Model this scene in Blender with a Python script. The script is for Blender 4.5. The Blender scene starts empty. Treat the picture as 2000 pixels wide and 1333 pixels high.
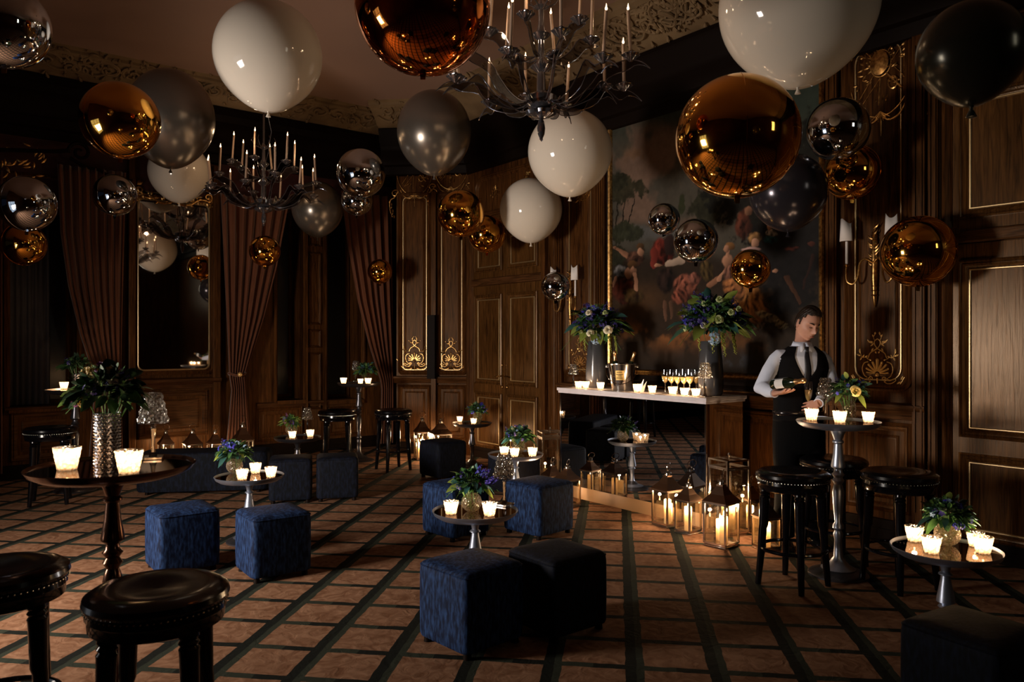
import bpy, math, random
import numpy as np
from mathutils import Vector, Matrix, Euler
R = math.radians
PI = math.pi
TAU = 2 * PI
SC = bpy.context.scene
COL = SC.collection
rnd = random.Random(7)

# ------------------------------------------------------------------ camera, world, light, exposure
H = 1.55          # eye height
F = 1500.0        # focal length for the 2000 px wide frame
cam_data = bpy.data.cameras.new('camera')
cam_data.lens = 27.0
cam_data.sensor_width = 36.0
cam_data.clip_start = 0.05
cam_data.dof.use_dof = True
cam_data.dof.focus_distance = 6.0
cam_data.dof.aperture_fstop = 5.0
cam = bpy.data.objects.new('camera', cam_data)
COL.objects.link(cam)
cam.location = (0, 0, H)
cam.rotation_euler = (R(90), 0, 0)
SC.camera = cam

world = bpy.data.worlds.new('night')
SC.world = world
world.use_nodes = True
world.node_tree.nodes['Background'].inputs[0].default_value = (0.01, 0.012, 0.02, 1)
world.node_tree.nodes['Background'].inputs[1].default_value = 0.3

SC.view_settings.view_transform = 'Standard'
SC.view_settings.look = 'None'
SC.view_settings.gamma = 1.0
SC.view_settings.use_curve_mapping = False
SC.view_settings.exposure = 0.0
SC.cycles.max_bounces = 8
SC.cycles.diffuse_bounces = 3
SC.cycles.glossy_bounces = 5
SC.cycles.transmission_bounces = 6
SC.cycles.transparent_max_bounces = 24
SC.cycles.caustics_reflective = False
SC.cycles.caustics_refractive = False
SC.cycles.sample_clamp_indirect = 3.0
SC.cycles.use_denoising = True

CANDLE_W = 2.2      # watts of one votive flame
LANTERN_W = 7.0     # watts of one lantern candle
KEY_EMIT = 0.6      # the tall window beyond the left edge
KEY_W = 138.0       # soft light standing in that window
ARCH_EMIT = 4.0     # the arched window behind the camera

kl = bpy.data.lights.new('window_light', 'AREA')
kl.shape = 'RECTANGLE'
kl.size = 0.9
kl.size_y = 1.0
kl.energy = KEY_W
kl.color = (1.0, 0.87, 0.75)
kl.spread = R(112)
ko = bpy.data.objects.new('window_light', kl)
COL.objects.link(ko)
ko.location = (-4.62, 2.98, 1.38)
ko.rotation_euler = (Vector((-0.8, 6.5, 0.4)) - Vector(ko.location)).to_track_quat('-Z', 'Y').to_euler()

# ------------------------------------------------------------------ room frames
TA = (0.614, -0.789)    # along the painting wall, towards the camera side
NA = (0.789, 0.614)     # towards the painting wall
NB = (-0.614, 0.789)    # towards the curtain wall
DA, DB, DC, DD = 5.99, 10.2, -2.0, -3.3
ZC = 4.45               # underside of the plaster cove
ZT = 4.68               # ceiling

def fpx(px, py, z):
    """point on the horizontal plane z seen at a pixel of the photograph"""
    Y = (H - z) * F / (py - 667.0)
    return Vector(((px - 1000.0) / F * Y, Y, z))

def dpx(px, py, Y):
    return Vector(((px - 1000.0) / F * Y, Y, H - (py - 667.0) / F * Y))

# ------------------------------------------------------------------ node helpers and materials
def new_mat(name):
    m = bpy.data.materials.new(name)
    m.use_nodes = True
    nt = m.node_tree
    nt.nodes.clear()
    out = nt.nodes.new('ShaderNodeOutputMaterial')
    return m, nt, out

def P(name, col, rough=0.5, metal=0.0, spec=0.5, coat=0.0, coat_r=0.1, noise=None, bump=None, trans=0.0, ior=1.45, sheen=0.0, coords='Object'):
    m, nt, out = new_mat(name)
    b = nt.nodes.new('ShaderNodeBsdfPrincipled')
    nt.links.new(b.outputs[0], out.inputs[0])
    b.inputs['Base Color'].default_value = (*col, 1)
    b.inputs['Roughness'].default_value = rough
    b.inputs['Metallic'].default_value = metal
    b.inputs['Specular IOR Level'].default_value = spec
    b.inputs['Coat Weight'].default_value = coat
    b.inputs['Coat Roughness'].default_value = coat_r
    b.inputs['Transmission Weight'].default_value = trans
    b.inputs['IOR'].default_value = ior
    b.inputs['Sheen Weight'].default_value = sheen
    tc = nt.nodes.new('ShaderNodeTexCoord')
    if noise:
        scale, col2, stretch = noise
        mp = nt.nodes.new('ShaderNodeMapping')
        mp.inputs['Scale'].default_value = stretch
        nt.links.new(tc.outputs[coords], mp.inputs[0])
        n = nt.nodes.new('ShaderNodeTexNoise')
        n.inputs['Scale'].default_value = scale
        n.inputs['Detail'].default_value = 5
        nt.links.new(mp.outputs[0], n.inputs['Vector'])
        cr = nt.nodes.new('ShaderNodeValToRGB')
        cr.color_ramp.elements[0].position = 0.35
        cr.color_ramp.elements[1].position = 0.68
        cr.color_ramp.elements[0].color = (*col2, 1)
        cr.color_ramp.elements[1].color = (*col, 1)
        nt.links.new(n.outputs[0], cr.inputs[0])
        nt.links.new(cr.outputs[0], b.inputs['Base Color'])
    if bump:
        scale, strength, dist = bump
        n2 = nt.nodes.new('ShaderNodeTexNoise')
        n2.inputs['Scale'].default_value = scale
        n2.inputs['Detail'].default_value = 3
        nt.links.new(tc.outputs[coords], n2.inputs['Vector'])
        bp = nt.nodes.new('ShaderNodeBump')
        bp.inputs['Strength'].default_value = strength
        bp.inputs['Distance'].default_value = dist
        nt.links.new(n2.outputs[0], bp.inputs['Height'])
        nt.links.new(bp.outputs[0], b.inputs['Normal'])
    return m

def emit(name, col, s):
    m, nt, out = new_mat(name)
    e = nt.nodes.new('ShaderNodeEmission')
    e.inputs[0].default_value = (*col, 1)
    e.inputs[1].default_value = s
    nt.links.new(e.outputs[0], out.inputs[0])
    return m

def thin_glass(name, tint=(1, 1, 1), refl=0.12, rough=0.0):
    """thin clear sheet: mostly see-through with a mirror share"""
    m, nt, out = new_mat(name)
    t = nt.nodes.new('ShaderNodeBsdfTransparent')
    t.inputs[0].default_value = (*tint, 1)
    g = nt.nodes.new('ShaderNodeBsdfGlossy')
    g.inputs['Roughness'].default_value = rough
    fr = nt.nodes.new('ShaderNodeLayerWeight')
    fr.inputs[0].default_value = 0.5
    pw = nt.nodes.new('ShaderNodeMath')
    pw.operation = 'POWER'
    pw.inputs[1].default_value = 5.0
    nt.links.new(fr.outputs['Facing'], pw.inputs[0])
    ad = nt.nodes.new('ShaderNodeMath')
    ad.operation = 'ADD'
    ad.inputs[1].default_value = refl + 0.04
    ad.use_clamp = True
    nt.links.new(pw.outputs[0], ad.inputs[0])
    mx = nt.nodes.new('ShaderNodeMixShader')
    nt.links.new(ad.outputs[0], mx.inputs[0])
    nt.links.new(t.outputs[0], mx.inputs[1])
    nt.links.new(g.outputs[0], mx.inputs[2])
    nt.links.new(mx.outputs[0], out.inputs[0])
    return m

def votive_glass(name, mixf=0.42, gl=0.12, dark=(.62, .45, .30, 1), sc=80):
    m, nt, out = new_mat(name)
    t = nt.nodes.new('ShaderNodeBsdfTransparent')
    t.inputs[0].default_value = (1, .96, .9, 1)
    tl = nt.nodes.new('ShaderNodeBsdfTranslucent')
    tl.inputs[0].default_value = (1.0, .93, .82, 1)
    g = nt.nodes.new('ShaderNodeBsdfGlossy')
    g.inputs['Roughness'].default_value = 0.08
    m1 = nt.nodes.new('ShaderNodeMixShader')
    m1.inputs[0].default_value = mixf
    nt.links.new(t.outputs[0], m1.inputs[1])
    nt.links.new(tl.outputs[0], m1.inputs[2])
    m2 = nt.nodes.new('ShaderNodeMixShader')
    m2.inputs[0].default_value = gl
    nt.links.new(m1.outputs[0], m2.inputs[1])
    nt.links.new(g.outputs[0], m2.inputs[2])
    nt.links.new(m2.outputs[0], out.inputs[0])
    tc = nt.nodes.new('ShaderNodeTexCoord')
    vo = nt.nodes.new('ShaderNodeTexVoronoi')
    vo.inputs['Scale'].default_value = sc
    nt.links.new(tc.outputs['Object'], vo.inputs['Vector'])
    bp = nt.nodes.new('ShaderNodeBump')
    bp.inputs['Strength'].default_value = 0.9
    bp.inputs['Distance'].default_value = 0.004
    nt.links.new(vo.outputs['Distance'], bp.inputs['Height'])
    nt.links.new(bp.outputs[0], g.inputs['Normal'])
    cr = nt.nodes.new('ShaderNodeValToRGB')
    cr.color_ramp.elements[0].position = 0.15
    cr.color_ramp.elements[0].color = (1.0, .95, .86, 1)
    cr.color_ramp.elements[1].position = 0.62
    cr.color_ramp.elements[1].color = dark
    nt.links.new(vo.outputs['Distance'], cr.inputs[0])
    nt.links.new(cr.outputs[0], tl.inputs[0])
    return m

def wood(name, c1, c2, rough=0.36, scale=9.0, horiz=False):
    m, nt, out = new_mat(name)
    b = nt.nodes.new('ShaderNodeBsdfPrincipled')
    nt.links.new(b.outputs[0], out.inputs[0])
    tc = nt.nodes.new('ShaderNodeTexCoord')
    mp = nt.nodes.new('ShaderNodeMapping')
    mp.inputs['Scale'].default_value = (0.35, 0.35, 5) if horiz else (5, 5, 0.32)
    nt.links.new(tc.outputs['Object'], mp.inputs[0])
    n = nt.nodes.new('ShaderNodeTexNoise')
    n.inputs['Scale'].default_value = scale
    n.inputs['Detail'].default_value = 7
    n.inputs['Distortion'].default_value = 1.2
    nt.links.new(mp.outputs[0], n.inputs['Vector'])
    n3 = nt.nodes.new('ShaderNodeTexNoise')
    n3.inputs['Scale'].default_value = 0.9
    nt.links.new(tc.outputs['Object'], n3.inputs['Vector'])
    mx0 = nt.nodes.new('ShaderNodeMath')
    mx0.operation = 'MULTIPLY_ADD'
    mx0.inputs[1].default_value = 0.35
    nt.links.new(n3.outputs[0], mx0.inputs[0])
    nt.links.new(n.outputs[0], mx0.inputs[2])
    cr = nt.nodes.new('ShaderNodeValToRGB')
    cr.color_ramp.elements[0].position = 0.45
    cr.color_ramp.elements[1].position = 0.85
    cr.color_ramp.elements[0].color = (*c1, 1)
    cr.color_ramp.elements[1].color = (*c2, 1)
    nt.links.new(mx0.outputs[0], cr.inputs[0])
    nt.links.new(cr.outputs[0], b.inputs['Base Color'])
    b.inputs['Roughness'].default_value = rough
    b.inputs['Specular IOR Level'].default_value = 0.16
    b.inputs['Specular IOR Level'].default_value = 0.24 if 'door' in name else 0.12
    b.inputs['Specular Tint'].default_value = (1.0, .72, .5, 1)
    bp = nt.nodes.new('ShaderNodeBump')
    bp.inputs['Strength'].default_value = 0.22
    bp.inputs['Distance'].default_value = 0.004
    nt.links.new(n.outputs[0], bp.inputs['Height'])
    nt.links.new(bp.outputs[0], b.inputs['Normal'])
    return m

def carpet_mat():
    m, nt, out = new_mat('woven_carpet')
    b = nt.nodes.new('ShaderNodeBsdfPrincipled')
    nt.links.new(b.outputs[0], out.inputs[0])
    b.inputs['Roughness'].default_value = 0.95
    b.inputs['Specular IOR Level'].default_value = 0.1
    tc = nt.nodes.new('ShaderNodeTexCoord')
    warp = nt.nodes.new('ShaderNodeTexNoise')
    warp.inputs['Scale'].default_value = 9
    nt.links.new(tc.outputs['Object'], warp.inputs['Vector'])
    wsub = nt.nodes.new('ShaderNodeVectorMath'); wsub.operation = 'SUBTRACT'
    wsub.inputs[1].default_value = (.5, .5, .5)
    nt.links.new(warp.outputs['Color'], wsub.inputs[0])
    wsc = nt.nodes.new('ShaderNodeVectorMath'); wsc.operation = 'SCALE'
    wsc.inputs['Scale'].default_value = 0.018
    nt.links.new(wsub.outputs[0], wsc.inputs[0])
    wad = nt.nodes.new('ShaderNodeVectorMath'); wad.operation = 'ADD'
    nt.links.new(tc.outputs['Object'], wad.inputs[0])
    nt.links.new(wsc.outputs[0], wad.inputs[1])
    th = R(7.8)
    def line(vec, spacing, phase, width):
        dt = nt.nodes.new('ShaderNodeVectorMath'); dt.operation = 'DOT_PRODUCT'
        dt.inputs[1].default_value = vec
        nt.links.new(wad.outputs[0], dt.inputs[0])
        a = nt.nodes.new('ShaderNodeMath'); a.operation = 'SUBTRACT'
        a.inputs[1].default_value = phase - spacing / 2
        nt.links.new(dt.outputs['Value'], a.inputs[0])
        d = nt.nodes.new('ShaderNodeMath'); d.operation = 'DIVIDE'
        d.inputs[1].default_value = spacing
        nt.links.new(a.outputs[0], d.inputs[0])
        fr = nt.nodes.new('ShaderNodeMath'); fr.operation = 'FRACT'
        nt.links.new(d.outputs[0], fr.inputs[0])
        s = nt.nodes.new('ShaderNodeMath'); s.operation = 'SUBTRACT'
        s.inputs[1].default_value = 0.5
        nt.links.new(fr.outputs[0], s.inputs[0])
        ab = nt.nodes.new('ShaderNodeMath'); ab.operation = 'ABSOLUTE'
        nt.links.new(s.outputs[0], ab.inputs[0])
        lt = nt.nodes.new('ShaderNodeMath'); lt.operation = 'LESS_THAN'
        lt.inputs[1].default_value = width / spacing / 2
        nt.links.new(ab.outputs[0], lt.inputs[0])
        return lt, s
    la, sa = line((math.cos(th), -math.sin(th), 0), 0.389, 0.86, 0.088)
    lb, sb = line((math.sin(th), math.cos(th), 0), 0.332, 4.02, 0.05)
    mxm = nt.nodes.new('ShaderNodeMath'); mxm.operation = 'MAXIMUM'
    nt.links.new(la.outputs[0], mxm.inputs[0])
    nt.links.new(lb.outputs[0], mxm.inputs[1])
    # tile colour with marbling
    n = nt.nodes.new('ShaderNodeTexNoise')
    n.inputs['Scale'].default_value = 11
    n.inputs['Detail'].default_value = 8
    n.inputs['Distortion'].default_value = 1.6
    nt.links.new(tc.outputs['Object'], n.inputs['Vector'])
    cr = nt.nodes.new('ShaderNodeValToRGB')
    cr.color_ramp.elements[0].position = 0.3
    cr.color_ramp.elements[0].color = (0.13, 0.056, 0.027, 1)
    cr.color_ramp.elements[1].position = 0.7
    cr.color_ramp.elements[1].color = (0.26, 0.138, 0.080, 1)
    nt.links.new(n.outputs[0], cr.inputs[0])
    # band: near-black with a green-grey half
    gt = nt.nodes.new('ShaderNodeMath'); gt.operation = 'GREATER_THAN'
    gt.inputs[1].default_value = 0.02
    nt.links.new(sa.outputs[0], gt.inputs[0])
    band = nt.nodes.new('ShaderNodeMixRGB')
    band.inputs[1].default_value = (0.007, 0.008, 0.006, 1)
    band.inputs[2].default_value = (0.024, 0.028, 0.019, 1)
    nt.links.new(gt.outputs[0], band.inputs[0])
    fin = nt.nodes.new('ShaderNodeMixRGB')
    nt.links.new(mxm.outputs[0], fin.inputs[0])
    nt.links.new(cr.outputs[0], fin.inputs[1])
    nt.links.new(band.outputs[0], fin.inputs[2])
    nt.links.new(fin.outputs[0], b.inputs['Base Color'])
    bp = nt.nodes.new('ShaderNodeBump')
    bp.inputs['Strength'].default_value = 0.5
    bp.inputs['Distance'].default_value = 0.01
    nt.links.new(n.outputs[0], bp.inputs['Height'])
    nt.links.new(bp.outputs[0], b.inputs['Normal'])
    return m

def velvet(name, c1, c2, fold=False):
    m, nt, out = new_mat(name)
    b = nt.nodes.new('ShaderNodeBsdfPrincipled')
    nt.links.new(b.outputs[0], out.inputs[0])
    b.inputs['Roughness'].default_value = 0.75
    b.inputs['Specular IOR Level'].default_value = 0.15
    b.inputs['Sheen Weight'].default_value = 0.05
    b.inputs['Sheen Roughness'].default_value = 0.35
    b.inputs['Sheen Tint'].default_value = (c2[0], c2[1], c2[2], 1)
    tc = nt.nodes.new('ShaderNodeTexCoord')
    mp = nt.nodes.new('ShaderNodeMapping')
    mp.inputs['Scale'].default_value = (1, 1, 0.3)
    nt.links.new(tc.outputs['Object'], mp.inputs[0])
    n = nt.nodes.new('ShaderNodeTexNoise')
    n.inputs['Scale'].default_value = 60
    n.inputs['Detail'].default_value = 6
    nt.links.new(mp.outputs[0], n.inputs['Vector'])
    cr = nt.nodes.new('ShaderNodeValToRGB')
    cr.color_ramp.elements[0].position = 0.42
    cr.color_ramp.elements[0].color = (*c1, 1)
    cr.color_ramp.elements[1].position = 0.7
    cr.color_ramp.elements[1].color = (*c2, 1)
    nt.links.new(n.outputs[0], cr.inputs[0])
    nt.links.new(cr.outputs[0], b.inputs['Base Color'])
    bp = nt.nodes.new('ShaderNodeBump')
    bp.inputs['Strength'].default_value = 0.4
    bp.inputs['Distance'].default_value = 0.003
    nt.links.new(n.outputs[0], bp.inputs['Height'])
    nt.links.new(bp.outputs[0], b.inputs['Normal'])
    return m

M = {}
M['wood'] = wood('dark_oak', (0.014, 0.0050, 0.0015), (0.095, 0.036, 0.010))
M['woodh'] = wood('dark_oak_rail', (0.018, 0.007, 0.0025), (0.095, 0.039, 0.014), horiz=True)
M['wood_door'] = wood('oak_door', (0.020, 0.0082, 0.0022), (0.105, 0.044, 0.012), rough=0.26)
M['wood_dark'] = P('shadowed_walnut', (0.006, 0.0028, 0.0016), 0.55, spec=.08)  # near-black wood of cornices, skirtings and small parts
M['gold'] = P('aged_gilding', (0.62, 0.36, 0.12), 0.32, 1.0, noise=(40, (0.20, 0.10, 0.035), (1, 1, 1)))
M['gold_bright_lit'] = P('bright_lit_gilding', (0.95, 0.60, 0.22), 0.32, 0.4)  # brighter gilding; votive light on the right ornament is put into this colour
M['gold_line'] = P('gilt_bead', (0.60, 0.44, 0.23), 0.38, 0.9)
M['plaster'] = P('aged_plaster', (0.26, 0.17, 0.085), 0.8, noise=(3, (0.16, 0.10, 0.048), (1, 1, 1)), bump=(30, .2, .01))
M['ceiling'] = P('ceiling_paint', (0.33, 0.20, 0.145), 0.9)
M['maroon'] = P('maroon_damask', (0.05, 0.007, 0.005), 0.7, noise=(9, (0.03, 0.005, 0.004), (1, 1, 1)))
M['carpet'] = carpet_mat()
M['curtain'] = P('rust_velvet_curtain', (0.14, 0.042, 0.013), 0.62, spec=.25, sheen=.3, noise=(12, (0.10, 0.028, 0.009), (6, 6, .3)))
M['sheer'] = P('grey_sheer_blind', (0.05, 0.045, 0.05), 0.8)
M['pane_dark'] = P('night_pane', (0.008, 0.007, 0.008), 0.25, spec=.4)
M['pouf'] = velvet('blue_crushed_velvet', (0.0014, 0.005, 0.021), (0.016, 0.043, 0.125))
M['pouf_dark_shaded'] = velvet('midnight_velvet', (0.0010, 0.0016, 0.004), (0.005, 0.008, 0.020))  # darker velvet; on the right front pouf it paints shade onto blue cloth
M['black_lacquer'] = P('black_lacquer', (0.002, 0.002, 0.003), 0.14, spec=.4, coat=.3)
M['leather'] = P('black_patent_leather', (0.002, 0.002, 0.003), 0.2, spec=.35, coat=.3, bump=(6, .15, .01))
M['nail'] = P('nickel_nail', (0.75, 0.72, 0.62), 0.25, 1.0)
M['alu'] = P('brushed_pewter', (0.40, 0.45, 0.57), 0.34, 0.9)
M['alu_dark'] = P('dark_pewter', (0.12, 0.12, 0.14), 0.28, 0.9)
M['bronze'] = P('polished_bronze', (0.10, 0.045, 0.025), 0.2, 0.9)
M['table_mirror'] = P('smoked_mirror_top', (0.38, 0.30, 0.26), 0.03, 1.0)
M['mirror'] = P('silvered_mirror', (0.50, 0.53, 0.58), 0.0, 1.0)
M['old_mirror'] = P('antique_mirror', (0.62, 0.57, 0.52), 0.02, 1.0)
M['chrome'] = P('polished_chrome', (0.8, 0.8, 0.82), 0.08, 1.0)
M['steel'] = P('lantern_steel', (0.55, 0.48, 0.42), 0.2, 1.0)
M['roof_steel'] = P('lantern_copper_roof', (0.20, 0.12, 0.08), 0.3, 1.0)
M['foil_gold'] = P('gold_foil', (0.98, 0.50, 0.09), 0.06, 1.0)
M['foil_copper'] = P('copper_gold_foil', (0.88, 0.26, 0.045), 0.05, 1.0)
M['foil_silver'] = P('silver_foil', (0.66, 0.72, 0.80), 0.045, 1.0)
M['latex_white'] = P('white_latex', (0.72, 0.65, 0.56), 0.06, spec=.55)
M['latex_pearl'] = P('pearl_grey_latex', (0.235, 0.205, 0.175), 0.25, 0.75)
M['latex_dark'] = P('dark_pearl_latex', (0.04, 0.036, 0.045), 0.18, 0.55)
M['latex_olive'] = P('dark_olive_latex', (0.045, 0.042, 0.03), 0.2, 0.5)
M['votive'] = votive_glass('frosted_cut_glass')
M['crystal'] = thin_glass('cut_crystal', (0.90, 0.88, 0.86), 0.48, 0.03)
M['vase_glass'] = votive_glass('bubbled_glass')
M['shade_crystal'] = votive_glass('faceted_crystal', .5, .3, (.12, .10, .09, 1), 75)
M['bowl_glass'] = thin_glass('wine_glass', (0.90, 0.90, 0.90), 0.16, 0.02)
M['glass'] = thin_glass('clear_glass', (0.97, 0.97, 0.96), 0.02)
M['lantern_glass'] = thin_glass('lantern_pane', (0.96, 0.95, 0.92), 0.08)
M['smoke_glass'] = thin_glass('smoked_glass', (0.62, 0.60, 0.60), 0.06, 0.04)
M['smoke_body'] = P('smoked_glass_body', (0.36, 0.36, 0.40), 0.10, 0.92)
M['smoke_vase'] = P('smoked_grey_vase', (0.045, 0.047, 0.055), 0.14, spec=.6)
M['champagne'] = P('champagne', (0.85, 0.58, 0.20), 0.1, trans=.3)
def wax_mat():
    m, nt, out = new_mat('ivory_wax')
    d = nt.nodes.new('ShaderNodeBsdfDiffuse'); d.inputs[0].default_value = (.88, .74, .5, 1)
    t = nt.nodes.new('ShaderNodeBsdfTranslucent'); t.inputs[0].default_value = (.95, .62, .28, 1)
    mx = nt.nodes.new('ShaderNodeMixShader'); mx.inputs[0].default_value = .5
    nt.links.new(d.outputs[0], mx.inputs[1]); nt.links.new(t.outputs[0], mx.inputs[2]); nt.links.new(mx.outputs[0], out.inputs[0])
    return m
M['wax'] = wax_mat()
M['wax_dark'] = P('cream_candle_tube', (0.55, 0.38, 0.27), 0.5)
M['wick'] = P('black_wick', (0.01, 0.01, 0.01), 0.9)
M['flame'] = emit('candle_flame', (1.0, 0.62, 0.28), 24.0)
M['bulb'] = emit('candle_bulb', (1.0, 0.60, 0.32), 6.0)
M['shade'] = P('white_card_shade', (0.72, 0.68, 0.66), 0.7)
M['marble'] = P('white_bar_top', (0.74, 0.70, 0.74), 0.3, noise=(6, (0.62, 0.57, 0.6), (1, 1, 1)))
M['plinth'] = P('gilded_kickboard', (0.50, 0.32, 0.19), 0.55)
M['bottle'] = P('dark_green_bottle', (0.006, 0.012, 0.006), 0.06, spec=.8)
M['foil_neck'] = P('gold_bottle_foil', (0.85, 0.52, 0.25), 0.3, 1.0)
M['label_white'] = P('white_label', (0.82, 0.8, 0.78), 0.5)
M['label_gold'] = P('gold_label', (0.75, 0.5, 0.16), 0.4, .5)
M['label_ink'] = P('label_ink', (0.06, 0.03, 0.01), 0.6)
M['bucket'] = P('polished_nickel_bucket', (0.78, 0.76, 0.74), 0.14, 1.0)
M['cloth'] = P('white_napkin', (0.8, 0.78, 0.8), 0.8)
M['leaf'] = P('green_leaf', (0.085, 0.19, 0.045), 0.4, noise=(14, (0.045, 0.12, 0.035), (1, 1, 1)))
M['leaf_light'] = P('yellow_green_leaf', (0.22, 0.28, 0.05), 0.45)
M['leaf_teal'] = P('eucalyptus_leaf', (0.03, 0.10, 0.09), 0.45)
M['leaf_dark'] = P('dark_leaf', (0.024, 0.060, 0.026), 0.4)
M['fl_blue'] = P('blue_petal', (0.045, 0.04, 0.42), 0.5)
M['fl_indigo'] = P('indigo_petal', (0.028, 0.02, 0.15), 0.5)
M['fl_pale'] = P('pale_blue_petal', (0.28, 0.42, 0.62), 0.5)
M['fl_white'] = P('ivory_petal', (0.82, 0.78, 0.62), 0.5)
M['fl_green'] = P('pale_green_petal', (0.55, 0.62, 0.30), 0.5)
M['fl_yellow'] = P('butter_yellow_petal', (0.80, 0.66, 0.26), 0.5)
M['fl_purple'] = P('purple_petal', (0.16, 0.04, 0.15), 0.5)
M['fl_gold'] = P('ochre_bud', (0.52, 0.34, 0.08), 0.5)
M['amaranth'] = P('lime_tassel_flower', (0.30, 0.34, 0.05), 0.6)
M['skin'] = P('skin', (0.56, 0.30, 0.22), 0.5, noise=(18, (0.50, 0.26, 0.19), (1, 1, 1)))
M['hair'] = P('dark_brown_hair', (0.012, 0.007, 0.005), 0.4, bump=(200, .5, .004))
M['lip'] = P('lips', (0.42, 0.16, 0.13), 0.4)
M['shirt'] = P('white_shirt', (0.68, 0.74, 0.90), 0.75, bump=(14, .35, .012))
M['vest'] = P('black_waistcoat', (0.003, 0.003, 0.004), 0.85, spec=.15)
M['trouser'] = P('black_trousers', (0.003, 0.003, 0.0035), 0.9, spec=.12)
M['tie'] = P('black_tie', (0.007, 0.007, 0.012), 0.5)
M['belt'] = P('black_belt', (0.006, 0.006, 0.008), 0.2, coat=.5)
M['window_key'] = emit('daylit_pane', (0.78, 0.88, 1.0), KEY_EMIT)
M['window_arch'] = emit('bright_pane', (1.0, 0.93, 0.74), ARCH_EMIT)
M['ribbon'] = P('silver_ribbon', (0.7, 0.7, 0.7), 0.2, 1.0)

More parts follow.
